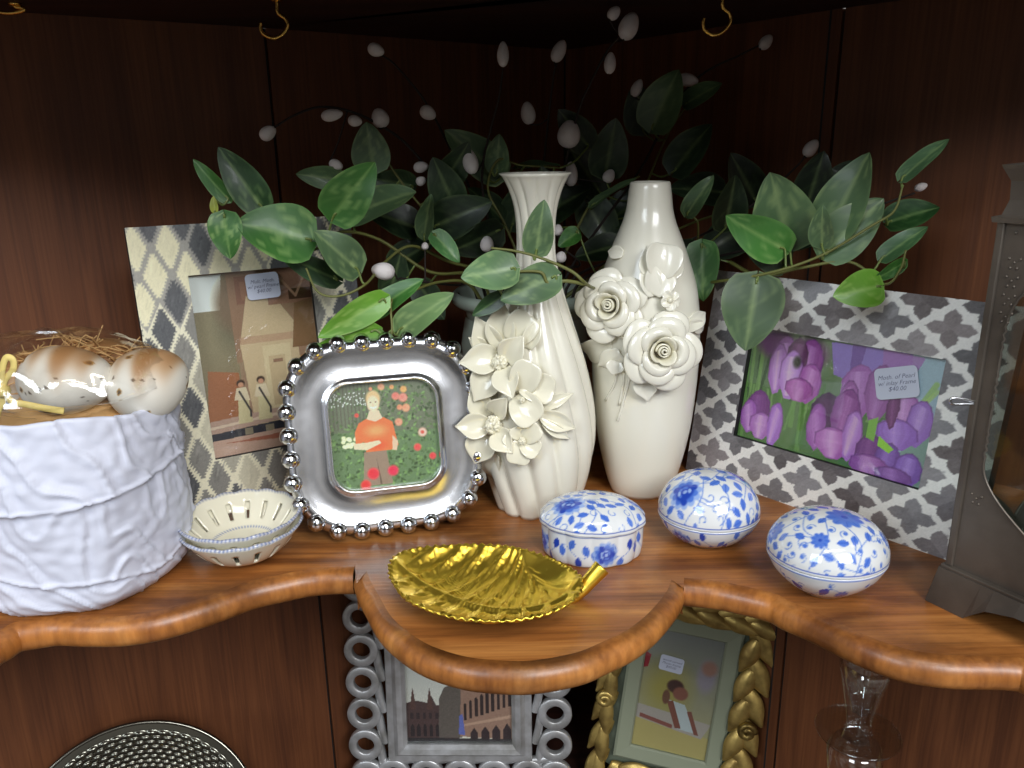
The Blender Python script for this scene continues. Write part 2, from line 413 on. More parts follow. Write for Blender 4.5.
for c in curves:
    T = np.gradient(c, axis=0); T /= np.linalg.norm(T, axis=1)[:, None]; N = np.stack([T[:, 1], -T[:, 0]], 1)
    P = []; G = []
    for p, n in zip(c, N):
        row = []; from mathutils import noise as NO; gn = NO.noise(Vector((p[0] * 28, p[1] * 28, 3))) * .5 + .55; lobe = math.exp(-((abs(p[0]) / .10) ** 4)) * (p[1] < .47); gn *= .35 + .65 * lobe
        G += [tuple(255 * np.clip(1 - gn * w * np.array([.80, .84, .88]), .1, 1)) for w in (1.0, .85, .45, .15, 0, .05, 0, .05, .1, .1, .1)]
        for a in np.linspace(PI / 2, -PI / 2, 11):
            h = RN * math.cos(a) ** .9 if a < PI / 2 - 1e-6 else 0.0
            row.append((p[0] + n[0] * h, p[1] + n[1] * h, -RN + RN * math.sin(a)))
        P.append(row)
    Vg, Fg = gridVF(np.array(P)); mbE.add(Vg, Fg, G)
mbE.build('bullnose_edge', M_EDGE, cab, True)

# ------------------------------------------------------------------ cup hooks
def cup_hook(px, py_low, label):
    d = ray(px, py_low); Y = .66
    P = at(px, py_low, Y)                      # lowest point of the bend
    z0 = P[2]; top = ZT
    r = .0088
    pts = [(0.0, 0, top + .004), (0.0, 0, top - .004)]
    t = thing('cup_hook', label, 'hook', (P[0] + .004, P[1], top))
    L = top - z0
    c = [(.0, -.0), (.0, -.35 * L), (.0055, -.52 * L), (.0062, -.72 * L), (.001, -.93 * L), (-.006, -1.0 * L), (-.0128, -.88 * L), (-.0142, -.72 * L), (-.0138, -.60 * L)]
    ln = smoothline([np.array([x, .0, z]) for x, z in c], 6)
    V, Fc = tubeVF(ln, np.linspace(.0016, .0014, len(ln)), 8); mesh('hook_wire', V, Fc, M_BRASS, t)
    V, Fc = lathe([(0, -.0025), (.004, -.002), (.0048, -.0008), (.0048, 0), (0, 0)], 20); mesh('collar', V, Fc, M_BRASS, t)
    return t
cup_hook(275, 38, 'brass cup hook under the top board, above the leaves on the left')
cup_hook(716, 35, 'brass cup hook under the top board, right of centre above the bottle vase')
cup_hook(11, 13, 'brass cup hook at the far left, high above the white pot of eggs')

# ================================================================== INLAID FRAMES
def frame_body(parent, W, Hh, ow, oh, b, th, m, name='frame_body'):
    x0, x1, z0, z1 = -W / 2, W / 2, 0, Hh; a0, a1, c0, c1 = -ow / 2, ow / 2, b, b + oh
    O = [(x0, z0), (x1, z0), (x1, z1), (x0, z1)]; I = [(a0, c0), (a1, c0), (a1, c1), (a0, c1)]
    V = []
    for y in (.0, th):
        V += [(x, y, z) for x, z in O] + [(x, y, z) for x, z in I]
    Fc = []
    for k in range(4):
        n = (k + 1) % 4
        Fc += [(k, n, 4 + n, 4 + k), (8 + k, 12 + k, 12 + n, 8 + n), (k, 8 + k, 8 + n, n), (4 + k, 4 + n, 12 + n, 12 + k)]
    return mesh(name, V, Fc, m, parent, False)
def easel(parent, Hh, th, lean):
    # hinged strut reaching back down to the shelf
    h = Hh * .62; ext = .055
    # foot: at local z so that it meets the shelf plane
    c, s = math.cos(lean), math.sin(lean)
    yb = ext; zf = yb * math.tan(lean) / 1.0
    w0, w1 = .012, .022
    V = [(-w0, th, h), (w0, th, h), (w1, yb, zf), (-w1, yb, zf), (-w0, th + .003, h), (w0, th + .003, h), (w1, yb + .003, zf), (-w1, yb + .003, zf)]
    mesh('easel_back', V, [(0, 1, 2, 3), (7, 6, 5, 4), (0, 4, 5, 1), (1, 5, 6, 2), (2, 6, 7, 3), (3, 7, 4, 0)], M_BLACK, parent, False)
def backing(parent, ow, oh, b, th):
    V, Fc = boxVF(-ow / 2 - .004, ow / 2 + .004, th * .55, th * .9, b - .004, b + oh + .004)
    mesh('backing_board', V, Fc, M_BLACK, parent, False)
def glass(parent, ow, oh, b, y):
    V, Fc = boxVF(-ow / 2, ow / 2, y, y + .0012, b, b + oh)
    mesh('glass_pane', V, Fc, G_PANE, parent, False)

# ---- left frame: ikat inlay
def ikat_canvas(W, Hh):
    cv = Canvas(W, Hh, .0008, (232, 228, 212))
    r = np.random.default_rng(3)
    pw, ph = .0240, .0425
    X, Y = cv.X, cv.Y
    for i in range(-1, int(W / pw) + 3):
        for j in range(-1, int(Hh / ph * 2) + 3):
            cx, cy = i * pw + (pw / 2 if j % 2 else 0) + .004, j * ph / 2
            tone = r.choice(4, p=[.36, .34, .12, .18])
            up = (cy > Hh * .70 and cx < W * .6)  # upper-left zone where the shell's reflection is painted as reversed tones
            col = [(98, 100, 108), (138, 137, 138), (176, 173, 166), (202, 198, 184)][tone]
            if up and tone > 0: col = (238, 233, 208)
            # pearl reflection painted as a grey band around the diamond
            if up:
                cv.poly([(cx - pw * .5, cy), (cx, cy + ph * .5), (cx + pw * .5, cy), (cx, cy - ph * .5)], (168, 166, 166))
            step = .0022
            n = 7; pts = []
            A, B = pw * .33, ph * .39
            right = []
            for k in range(n + 1):
                t = k / n; right.append((A * t, -B * (1 - t)));
                if k < n: right.append((A * t + step * 1.1, -B * (1 - t) - step * .1))
            right2 = [(x, -z) for x, z in right[::-1]]
            rr = right + right2; full = rr + [(-x, z) for x, z in rr[::-1]]
            cv.poly([(cx + x, cy + z) for x, z in full], col)
            # streaks of shell
            for q in range(5):
                xx = cx + r.uniform(-A * .5, A * .5); yy = cy + r.uniform(-B * .5, B * .5)
                cv.line([(xx, yy), (xx + .002, yy + .007)], .0014, np.array(col) + r.uniform(-22, 22), .7)
    cv.speckle(4)
    # warm lower half
    cv.a *= np.array([1.04, 1.03, .97])
    return cv
def quatrefoil_canvas(W, Hh):
    cv = Canvas(W, Hh, .0008, (244, 243, 237))
    r = np.random.default_rng(5)
    s = .0190; KX, KZ = 1.12, .89
    for i in range(-1, int(W / s / KX) + 2):
        for j in range(-1, int(Hh / s / KZ) + 2):
            if (i + j) % 2: continue
            cx, cy = (i * s + .003) * KX, (j * s + .006) * KZ
            base = r.choice([120, 132, 146, 106]); warm = r.uniform(0, 8)
            for k in range(4):
                a = k * PI / 2
                L, w = .0156, .0051
                pl = [(0, 0), (w * .98, w * .98), (w * 1.04, L * .48), (w * .96, L * .68), (0, L), (-w * .96, L * .68), (-w * 1.04, L * .48), (-w * .98, w * .98)]
                c, q = math.cos(a), math.sin(a); v = base + r.uniform(-12, 12)
                col = (v + warm, v, v - warm * .4 + 3)
                cv.poly([(cx + (x * c - z * q) * KX, cy + (x * q + z * c) * KZ) for x, z in pl], col)
                for h in range(4):
                    z0 = r.uniform(.2, .7) * L; x0 = r.uniform(-.6, .6) * w
                    p0 = (cx + (x0 * c - z0 * q) * KX, cy + (x0 * q + z0 * c) * KZ); 
                    cv.line([p0, (p0[0] + .003, p0[1] + .002)], .0016, np.array(col) + r.uniform(-18, 18), .6)
    cv.speckle(4)
    return cv
def crop_canvas_ring(parent, cv, W, Hh, ow, oh, b, y, m, name):
    # front sheet cut round the opening, exact opening edges
    xs = np.unique(np.concatenate([np.linspace(0, W, cv.nx), [W / 2 - ow / 2, W / 2 + ow / 2]]))
    zs = np.unique(np.concatenate([np.linspace(0, Hh, cv.ny), [b, b + oh]]))
    X, Z = np.meshgrid(xs, zs, indexing='ij'); P = np.stack([X - W / 2, np.full(X.shape, y), Z], -1)
    xc = (xs[:-1] + xs[1:]) / 2; zc = (zs[:-1] + zs[1:]) / 2
    mk = ((np.abs(xc - W / 2) < ow / 2)[:, None]) & (((zc > b) & (zc < b + oh))[None, :])
    V, Fc = gridVF(P, mask=mk); o = mesh(name, V, Fc, m, parent, False, cv.sample(X, Z).reshape(-1, 3))
    return o

def photo_temple(W, Hh):
    # two people in long cream robes on a temple terrace
    c = Canvas(W, Hh, .0005, (168, 140, 112)); P = lambda x, y: (x * W, y * Hh)
    c.grad((170, 130, 112), (150, 118, 92))
    c.poly([P(0, .2), P(.3, .2), P(.34, .99), P(0, .99)], (140, 122, 96))
    c.ell(*P(.12, .66), .3 * W, .2 * Hh, (146, 132, 106), soft=.6)
    c.ell(*P(.30, .70), .12 * W, .12 * Hh, (112, 104, 84), soft=.6, al=.7)
    c.poly([P(0, .80), P(.22, .80), P(.26, .99), P(0, .99)], (252, 252, 244))
    c.ell(*P(.38, .82), .20 * W, .16 * Hh, (128, 104, 84), soft=.25)
    c.poly([P(.3, .5), P(.62, .55), P(.62, 1), P(.3, 1)], (156, 116, 92), .8)
    c.poly([P(.36, .82), P(.54, .82), P(.54, .97), P(.36, .97)], (132, 82, 66), .7)
    c.poly([P(.40, .84), P(.51, .84), P(.51, .94), P(.40, .94)], (158, 112, 88), .7)
    c.poly([P(.38, .14), P(.86, .14), P(.82, .70), P(.66, .86), P(.44, .86), P(.34, .60)], (206, 178, 144))
    c.poly([P(.34, .60), P(.84, .60), P(.84, .64), P(.34, .64)], (184, 140, 116), .6)
    c.poly([P(.52, .18), P(.76, .18), P(.76, .58), P(.52, .58)], (216, 192, 156))
    c.poly([P(.56, .24), P(.70, .24), P(.70, .52), P(.56, .52)], (200, 172, 138))
    c.poly([P(.60, .48), P(.68, .48), P(.68, .50), P(.60, .50)], (150, 112, 92))
    c.poly([P(.62, .80), P(1, .80), P(1, 1), P(.62, 1)], (156, 112, 92))
    c.poly([P(.8, .82), P(1, .82), P(1, .88), P(.8, .88)], (84, 48, 34))
    c.poly([P(.78, .55), P(1, .55), P(1, .82), P(.84, .80)], (134, 98, 68))
    c.line([P(.70, .98), P(.86, .84)], .002, (190, 146, 120)); c.line([P(.86, .84), P(.98, .98)], .002, (190, 146, 120))
    c.poly([P(.80, .22), P(.98, .22), P(.98, .52), P(.84, .50)], (178, 112, 66))
    c.poly([P(0, .20), P(.30, .20), P(.30, .45), P(.05, .48)], (176, 104, 70), .8)
    c.poly([P(0, .13), P(1, .17), P(1, .24), P(0, .20)], (190, 154, 140))
    c.poly([P(0, .155), P(1, .20), P(1, .215), P(0, .17)], (224, 196, 176))
    c.poly([P(0, .09), P(1, .11), P(1, .165), P(0, .13)], (58, 56, 66))
    for x in (.28, .46, .62, .80):
        c.poly([P(x, .10), P(x + .07, .10), P(x + .07, .135), P(x, .135)], (150, 136, 116))
    c.poly([P(0, 0), P(1, 0), P(1, .11), P(0, .09)], (206, 166, 150))
    c.poly([P(.1, .07), P(.6, .045), P(1, .04), P(1, .085), P(.4, .075)], (178, 108, 88))
    for x, h in ((.30, .0), (.47, .005)):
        c.poly([P(x - .06, .165 + h), P(x + .06, .165 + h), P(x + .045, .33 + h), P(x - .035, .33 + h)], (214, 196, 156))
        c.poly([P(x - .07, .30 + h), P(x + .06, .29 + h), P(x + .04, .365 + h), P(x - .04, .365 + h)], (226, 204, 176))
        c.ell(*P(x, .390 + h), .034 * W, .020 * Hh, (62, 42, 36)); c.ell(*P(x, .382 + h), .024 * W, .014 * Hh, (206, 150, 122))
        c.line([P(x - .02, .345 + h), P(x + .055, .23 + h), P(x + .05, .20 + h)], .0016, (70, 60, 62))
    c.speckle(4); c.a = np.clip(c.a * 1.10, 0, 255); return c
def photo_tulips(W, Hh):
    c = Canvas(W, Hh, .0006, (76, 110, 60)); P = lambda x, y: (x * W, (1 - y) * Hh)
    r = np.random.default_rng(11)
    c.poly([P(0, 0), P(1, 0), P(1, .55), P(0, .5)], (96, 118, 84))
    for k in range(46):      # blades
        x = r.uniform(0, .7); w = r.uniform(.01, .03) * W; col = [(70, 112, 48), (104, 146, 74), (44, 66, 44), (128, 160, 96)][r.integers(4)]
        y0, y1 = r.uniform(.0, .6), r.uniform(.5, 1); dx = r.uniform(-.05, .05)
        c.poly([(x * W - w / 2, (1 - y1) * Hh), (x * W + w / 2, (1 - y1) * Hh), ((x + dx) * W + w / 3, (1 - y0) * Hh), ((x + dx) * W - w / 3, (1 - y0) * Hh)], col, .7)
    c.poly([P(.84, .0), P(1, 0), P(1, 1), P(.88, 1), P(.82, .5)], (150, 172, 188))
    c.poly([P(.88, .6), P(1, .55), P(1, 1), P(.86, 1)], (116, 142, 128), .8)
    c.line([P(.82, .75), P(.97, .2)], .004, (140, 176, 84), .7); c.line([P(.88, .5), P(.98, .25)], .003, (160, 190, 104), .7)
    def petal(cx, cy, w, h, rot, dark, mid, light):
        ca, sa = math.cos(rot), math.sin(rot)
        def T(x, y): return ((cx + (x * ca - y * sa) * w) * W, (1 - cy) * Hh + (x * sa + y * ca) * h * Hh)
        pts = [T(*q) for q in [(-.15, -.5), (-.5, -.1), (-.48, .25), (-.2, .46), (0, .52), (.22, .46), (.48, .22), (.5, -.1), (.15, -.5)]]
        c.poly(pts, mid)
        for q in range(15):
            x = -.42 + .06 * q; col = np.array(mid) + (np.array(light) - np.array(mid)) * max(0, 1 - abs(x + .05) * 2.6) * .9 + r.uniform(-8, 8)
            c.line([T(x * .4, -.42), T(x, .05), T(x * .8, .36)], w * W * .07, col, .75)
        c.line([T(-.47, -.1), T(-.46, .25), T(-.2, .45), T(0, .51), T(.22, .45), T(.46, .22), T(.48, -.1)], .0012, dark, .35)
    D, M2, Lt = (82, 34, 96), (142, 74, 160), (206, 158, 218)
    # soft far blossoms
    c.ell(*P(.14, .12), .10 * W, .12 * Hh, (112, 56, 120), soft=.3); c.ell(*P(.33, .14), .10 * W, .11 * Hh, (104, 52, 104), soft=.4)
    c.poly([P(.44, .02), P(.84, .0), P(.86, .25), P(.66, .34), P(.48, .28)], (138, 112, 186)); c.poly([P(.55, .0), P(.62, .0), P(.60, .28), P(.56, .28)], (104, 66, 140), .7)
    c.poly([P(.7, 0), P(.9, .02), P(.86, .2), P(.72, .22)], (156, 104, 170), .8)
    for (x, y, w, h, ro, d, md, lt) in [
        (.20, .27, .15, .46, .10, D, (150, 86, 166), Lt), (.34, .25, .15, .44, -.12, D, (136, 66, 140), (190, 132, 198)), (.27, .22, .12, .36, 0, (60, 24, 62), (84, 36, 82), (130, 70, 130)),
        (.17, .33, .10, .44, .22, D, (168, 106, 186), (224, 186, 232)), (.25, .36, .13, .42, .04, D, (176, 120, 196), (232, 200, 238)), (.36, .40, .13, .34, -.25, D, (162, 84, 166), (214, 160, 216)), (.31, .47, .16, .20, 0, D, (160, 76, 158), (208, 146, 208)),
        (.10, .72, .14, .34, .1, D, (112, 48, 122), (150, 90, 160)), (.05, .80, .10, .30, .35, D, (158, 88, 176), (216, 168, 224)), (.13, .86, .14, .24, .0, D, (168, 100, 182), (222, 180, 226)), (.21, .82, .09, .40, -.3, D, (160, 96, 190), (214, 170, 230)),
        (.62, .38, .18, .44, .15, (116, 66, 130), (156, 92, 168), (196, 146, 208)), (.72, .36, .14, .46, -.1, (104, 56, 116), (140, 80, 148), (180, 126, 190)), (.58, .50, .10, .40, .3, D, (150, 84, 158), (196, 140, 200)),
        (.85, .48, .16, .36, .1, D, (160, 98, 170), (206, 160, 214)), (.93, .52, .12, .36, -.2, D, (146, 100, 186), (196, 160, 222)), (.84, .64, .20, .24, .1, D, (140, 92, 182), (180, 140, 216)), (.80, .46, .06, .3, .3, (70, 26, 74), (98, 44, 96), (140, 80, 140)),
        (.48, .66, .17, .44, .05, (48, 18, 52), (66, 26, 66), (88, 40, 84)), (.58, .62, .15, .50, -.15, D, (132, 62, 138), (186, 122, 190)), (.44, .74, .10, .40, .5, D, (150, 78, 160), (200, 140, 206)), (.54, .84, .20, .26, .1, D, (166, 88, 170), (226, 176, 228)), (.63, .74, .10, .42, -.3, D, (172, 112, 196), (224, 186, 236)),
        (.73, .86, .14, .34, .1, D, (104, 48, 120), (150, 90, 160)), (.82, .88, .13, .32, -.1, D, (112, 70, 156), (164, 124, 206)), (.92, .90, .13, .28, -.1, D, (126, 84, 176), (176, 140, 216)), (.74, .95, .2, .2, 0, D, (140, 76, 156), (200, 144, 206)), (.86, .97, .18, .14, .1, D, (120, 70, 150), (170, 120, 196))]:
        petal(x, y, w, h, ro, d, md, lt)
    c.ell(*P(.275, .24), .022 * W, .05 * Hh, (40, 40, 34), soft=.4)
    c.poly([P(.70, .58), P(.74, .54), P(.74, .74), P(.70, .72)], (120, 168, 70)); c.poly([P(.76, .68), P(.84, .76), P(.82, .80), P(.76, .76)], (142, 196, 60))
    c.speckle(3); c.a = np.clip(c.a * 1.2 + 6, 0, 255); return c
def photo_garden(W, Hh):
    c = Canvas(W, Hh, .0004, (86, 106, 74)); P = lambda x, y: (x * W, (1 - y) * Hh)
    r = np.random.default_rng(21)
    c.poly([P(0, 0), P(1, 0), P(1, .5), P(0, .45)], (92, 96, 78))
    for k in range(12): c.line([P(.0 + k * .035, .0), P(.0 + k * .035, .42)], .001, (72, 68, 60), .6)
    for k in range(900):
        x, y = r.uniform(0, 1), r.uniform(.05, 1)
        if x < .4 and y < .4 and r.random() < .7: continue
        g = r.uniform(50, 150); c.ell(*P(x, y), r.uniform(.008, .022) * W, r.uniform(.006, .014) * Hh, (g * .78, g, g * .58), rot=r.uniform(0, 3), al=.75)
    for k in range(60): c.ell(*P(r.uniform(.02, .38), r.uniform(.08, .22)), .006 * W, .006 * Hh, (220, 216, 220), al=.8)
    for k in range(24): c.ell(*P(r.uniform(.1, .28), r.uniform(.5, .6)), .02 * W, .018 * Hh, (226, 220, 176), al=.8)
    # trousers, jumper, arms, head
    c.poly([P(.29, .66), P(.50, .66), P(.54, .98), P(.26, .98)], (128, 106, 92)); c.poly([P(.40, .70), P(.42, .98), P(.44, .98)], (92, 74, 64))
    c.poly([P(.26, .38), P(.34, .34), P(.50, .34), P(.58, .39), P(.62, .62), P(.54, .66), P(.31, .66), P(.30, .56), P(.22, .58), P(.22, .46)], (238, 98, 58))
    c.ell(*P(.42, .46), .09 * W, .05 * Hh, (246, 142, 92), soft=.6, al=.8); c.ell(*P(.42, .60), .08 * W, .04 * Hh, (214, 68, 44), soft=.6, al=.7)
    c.poly([P(.20, .57), P(.30, .57), P(.44, .555), P(.46, .585), P(.32, .64), P(.20, .62)], (226, 176, 150))
    c.poly([P(.57, .52), P(.62, .58), P(.60, .67), P(.56, .66)], (216, 160, 136))
    c.poly([P(.37, .27), P(.46, .27), P(.49, .345), P(.42, .375), P(.34, .345)], (222, 172, 148))
    c.ell(*P(.415, .155), .068 * W, .080 * Hh, (190, 158, 116)); c.ell(*P(.412, .205), .056 * W, .078 * Hh, (230, 180, 154))
    for x in (.39, .437): c.ell(*P(x, .188), .008 * W, .006 * Hh, (92, 62, 50))
    c.line([P(.388, .235), P(.413, .246), P(.438, .235)], .0009, (250, 240, 236)); c.ell(*P(.413, .213), .006 * W, .010 * Hh, (214, 158, 134), al=.6)
    for (x, y, s, col) in [(.63, .15, .035, (236, 110, 100)), (.70, .17, .04, (238, 124, 112)), (.71, .09, .03, (240, 150, 90)), (.72, .27, .036, (242, 140, 110)), (.66, .26, .025, (240, 130, 100)), (.64, .40, .034, (240, 134, 110)), (.86, .52, .04, (244, 170, 160)), (.86, .52, .018, (226, 84, 70)), (.80, .66, .034, (226, 70, 70)), (.94, .76, .032, (222, 62, 66)), (.55, .86, .048, (224, 44, 72)), (.36, .87, .052, (228, 46, 58)), (.28, .97, .045, (226, 54, 54)), (.50, .05, .03, (236, 140, 110)), (.25, .30, .02, (206, 70, 62)), (.40, .06, .016, (232, 130, 100)), (.60, .06, .02, (236, 140, 90))]:
        c.ell(*P(x, y), s * W, s * Hh, col, soft=.3); c.ell(*P(x - s * .2, y - s * .2), s * .45 * W, s * .4 * Hh, np.array(col) * .8, soft=.4, al=.6)
    c.speckle(4); c.a = np.clip(c.a * 1.28 + 10, 0, 255); return c
def photo_square(W, Hh):
    c = Canvas(W, Hh, .0008, (150, 140, 136)); P = lambda x, y: (x * W, y * Hh * .78)
    c.grad((214, 206, 196), (190, 194, 200))
    c.poly([P(0, 0), P(.5, 0), P(.5, .32), P(.28, .34), P(.24, .42), P(.2, .36), P(.1, .38), P(0, .36)], (74, 54, 54))
    for x in (.06, .22, .36):
        c.poly([P(x - .03, .3), P(x + .03, .3), P(x + .012, .44), P(x, .50), P(x - .012, .44)], (84, 58, 54))
    for x in np.arange(.03, .46, .06):
        c.poly([P(x, .05), P(x + .035, .05), P(x + .035, .14), P(x + .017, .17), P(x, .14)], (40, 32, 36)); c.poly([P(x, .21), P(x + .03, .21), P(x + .03, .27), P(x, .27)], (50, 38, 42))
    c.poly([P(.30, .04), P(.52, .04), P(.52, .48), P(.44, .53), P(.36, .50), P(.31, .40)], (92, 82, 78))
    c.poly([P(.50, .05), P(1, .02), P(1, .62), P(.52, .50)], (146, 112, 98))
    for k in range(9):
        x = .54 + k * .053; h = .26 + k * .022
        c.poly([P(x, h - .06 - k * .006), P(x + .030, h - .06 - k * .006), P(x + .030, h + .08 + k * .006), P(x + .015, h + .10 + k * .006), P(x, h + .08 + k * .006)], (44, 32, 34))
    c.poly([P(.52, .14), P(1, .22), P(1, .25), P(.52, .16)], (176, 140, 122))
    for k in range(4):
        x = .60 + k * .105; c.poly([P(x, .0), P(x + .075, .0), P(x + .075, .08 + k * .012), P(x + .037, .13 + k * .014), P(x, .08 + k * .012)], (48, 36, 40))
    c.poly([P(.49, .07), P(.55, .06), P(.53, .26), P(.50, .24)], (92, 100, 170))
    c.poly([P(0, 0), P(1, 0), P(1, .025), P(0, .04)], (40, 34, 38))
    c.speckle(5); c.a = np.clip(c.a * 1.15 + 8, 0, 255); return c
def photo_bench(W, Hh):
    c = Canvas(W, Hh, .0005, (176, 176, 160)); P = lambda x, y: (x * W, y * Hh * .84)
    c.grad((186, 176, 128), (150, 150, 150))
    c.ell(*P(.34, .62), .28 * W, .2 * Hh, (178, 164, 88), soft=.6)
    c.poly([P(0, 0), P(1, 0), P(1, .22), P(0, .30)], (196, 178, 116))
    c.poly([P(0, .28), P(.9, .20), P(1, .36), P(0, .42)], (188, 176, 170))
    c.poly([P(.05, .29), P(.5, .24), P(.5, .28), P(.05, .33)], (150, 88, 80))
    c.poly([P(.40, .52), P(.62, .50), P(.84, .24), P(.55, .25)], (206, 214, 220))
    c.poly([P(.38, .50), P(.46, .52), P(.62, .26), P(.54, .25)], (140, 84, 72))
    c.poly([P(.66, .44), P(.72, .45), P(.86, .23), P(.80, .23)], (140, 84, 72))
    c.ell(*P(.46, .66), .11 * W, .055 * Hh, (72, 40, 36)); c.ell(*P(.54, .60), .10 * W, .055 * Hh, (150, 92, 78)); c.ell(*P(.36, .54), .05 * W, .06 * Hh, (120, 80, 62))
    c.ell(*P(.84, .82), .12 * W, .13 * Hh, (168, 156, 172), soft=.3); c.ell(*P(.86, .90), .10 * W, .06 * Hh, (178, 132, 120), soft=.3)
    c.poly([P(0, .78), P(.06, .80), P(.08, .92), P(0, .95)], (176, 60, 70))
    c.speckle(4); return c

def inlaid_frame(name, label, X, Yp, yaw, lean, ow, oh, b, cvf, photof, st):
    W, Hh = ow + 2 * b, oh + 2 * b; th = .012
    t = thing(name, label, 'picture frame', (X, Yp, .0), (-lean, 0, yaw))
    frame_body(t, W, Hh, ow, oh, b, th, M_BLACK)
    crop_canvas_ring(t, cvf(W, Hh), W, Hh, ow, oh, b, -.0004, M_INLAY, 'inlay_border')
    backing(t, ow - .0081, oh - .0081, b + .00405, th)
    printplane('photo_print', photof(ow, oh), -ow / 2, b, .0055, M_PRINT, t)
    glass(t, ow, oh, b, .003)
    sticker(t, *st)
    easel(t, Hh, th, lean)
    return t
inlaid_frame('picture_frame', 'upright picture frame inlaid with grey and cream diamonds, robed figures in its photo', -.199, .630, math.radians(29.5), math.radians(7.1), 3.80 * .0254, 5.89 * .0254, 1.55 * .0254, ikat_canvas, photo_temple,
             (.0085, .1755, .0026, .027, .021, .03, ['Mult. Moth.', 'w/ pearl Frame', '$40.00'], .0042))
inlaid_frame('picture_frame', 'sideways picture frame inlaid with grey star shapes, purple tulips in its photo', .232, .576, math.radians(-49.6), math.radians(10.2), 6.06 * .0254, 3.70 * .0254, 1.66 * .0254, quatrefoil_canvas, photo_tulips,
             (.046, .1135, .0026, .031, .023, .30, ['Moth. of Pearl', 'w/ inlay Frame', '$40.00'], .0046))

# ---- beaded aluminium frame
def rrect(w, h, r, n=10):
    pts = []
    for sx, sz, a0 in ((1, 1, 0), (-1, 1, 90), (-1, -1, 180), (1, -1, 270)):
        for k in range(n):
            a = math.radians(a0 + 90 * k / (n - 1)); pts.append((sx * (w / 2 - r) + r * math.cos(a), sz * (h / 2 - r) + r * math.sin(a)))
    # resample along edges too
    P = np.array(pts); return P
def resample(P, n):
    Q = np.vstack([P, P[:1]]); L = np.r_[0, np.cumsum(np.linalg.norm(np.diff(Q, axis=0), axis=1))]
    s = np.linspace(0, L[-1], n, endpoint=False); return np.stack([np.interp(s, L, Q[:, 0]), np.interp(s, L, Q[:, 1])], 1), L[-1]
def beaded_frame():
    lean = math.radians(13.0)
    t = thing('picture_frame', 'square polished silver frame edged with round beads, person in orange jumper in its photo', 'picture frame', (-.0915, .549, .0070), (-lean, 0, math.radians(14.4)))
    W, Hh = .139, .140; cz = Hh / 2
    ow = .079
    rings = []
    N = 160
    spec = [(ow - .001, .016, .0045), (ow, .016, .0), (ow + .0012, .016, -.0026), (ow + .0030, .017, -.0028), (ow + .0065, .018, -.0008), (ow + .012, .021, .0002), (ow + .028, .028, .0004), (ow + .044, .034, -.0004), (W - .010, .040, -.0016), (W - .0055, .041, -.0018), (W + .004, .041, .0005), (W + .004, .041, .006), (W - .012, .038, .0075)]
    P = np.zeros((N, len(spec), 3))
    for j, (w, r, y) in enumerate(spec):
        q, _ = resample(rrect(w, w * (Hh / W if w > .1 else 1), r), N)
        P[:, j, 0] = q[:, 0]; P[:, j, 2] = q[:, 1] + cz; P[:, j, 1] = y
    V, Fc = gridVF(P, cu=True, flip=True); mesh('frame_body', V, Fc, M_SILVER, t)
    q, L = resample(rrect(W, Hh, .041), 28)
    for x, z in q:
        V, Fc = sphereVF((x, -.0005, z + cz), .0068, 16, 10, R=[[1, 0, 0], [0, 0, -1], [0, 1, 0]])
        mesh('bead', V, Fc, M_BEAD, t)
    cv = photo_garden(ow, ow)
    printplane('photo_print', cv, -ow / 2, cz - ow / 2, .0046, M_PRINT, t, mask=_rmask(cv, ow, .0155))
    V, Fc = boxVF(-ow / 2 + .002, ow / 2 - .002, .0052, .0075, cz - ow / 2 + .002, cz + ow / 2 - .002); mesh('backing_board', V, Fc, M_BLACK, t, False)
    # pane
    q, _ = resample(rrect(ow - .0008, ow - .0008, .0156), 60)
    V = [(x, .0030, z + cz) for x, z in q] + [(x, .0040, z + cz) for x, z in q]; k = 60
    mesh('glass_pane', V, [tuple(range(k))[::-1], tuple(range(k, 2 * k))] + [(i, (i + 1) % k, k + (i + 1) % k, k + i) for i in range(k)], G_PANE, t, False)
    easel(t, Hh, .0075, lean)
def _rmask(cv, w, r):
    x = (cv.X[:-1, :-1] + cv.X[1:, 1:]) / 2 - w / 2; z = (cv.Y[:-1, :-1] + cv.Y[1:, 1:]) / 2 - w / 2
    dx = np.maximum(np.abs(x) - (w / 2 - r), 0); dz = np.maximum(np.abs(z) - (w / 2 - r), 0)
    return np.hypot(dx, dz) > r
beaded_frame()

# ================================================================== WHITE POT WITH EGGS
PC = np.array([-.2965, .502])
def pot_r(th, z):
    from mathutils import noise as NO
    u = min(1.0, max(0.0, z / .134))
    r = .0645 + .0055 * math.sin(PI * (u * .85 + .08)) - .0025 * u
    if u < .10: r -= .010 * (1 - u / .10) ** 2
    cx, cy = math.cos(th), math.sin(th)
    r += .0040 * NO.noise(Vector((cx * 1.7, cy * 1.7, u * 2.2)))
    # moulded leaf blades: diagonal ribs of uneven spacing, different in each wrap
    l1 = .080 + .004 * math.sin(2 * th + 1.2); l2 = .027 + .008 * math.sin(2 * th - .4) + .003 * math.sin(5 * th)
    w = NO.noise(Vector((cx * 2.5, cy * 2.5, z * 22))) * .9
    if z > l1: q = th * 2.6 + z * 30 + w; amp = .0030; r += .0012
    elif z > l2: q = th * 1.9 + z * 20 + w * 1.6; amp = .0019
    else: q = th * 2.8 + z * 46 + w; amp = .0022; r -= .0012
    f = q % 1.0
    r += amp * (f ** 3 if f < .93 else (.8 * (1 - f) / .07)) + .35 * amp * abs(math.sin(q * 3.1 * 2))
    for l, A in ((l1, .0018), (l2, .0017)): r += A * math.exp(-((z - l) / .0016) ** 2)
    r += .0010 * NO.noise(Vector((cx * 9, cy * 9, z * 150)))
    return r
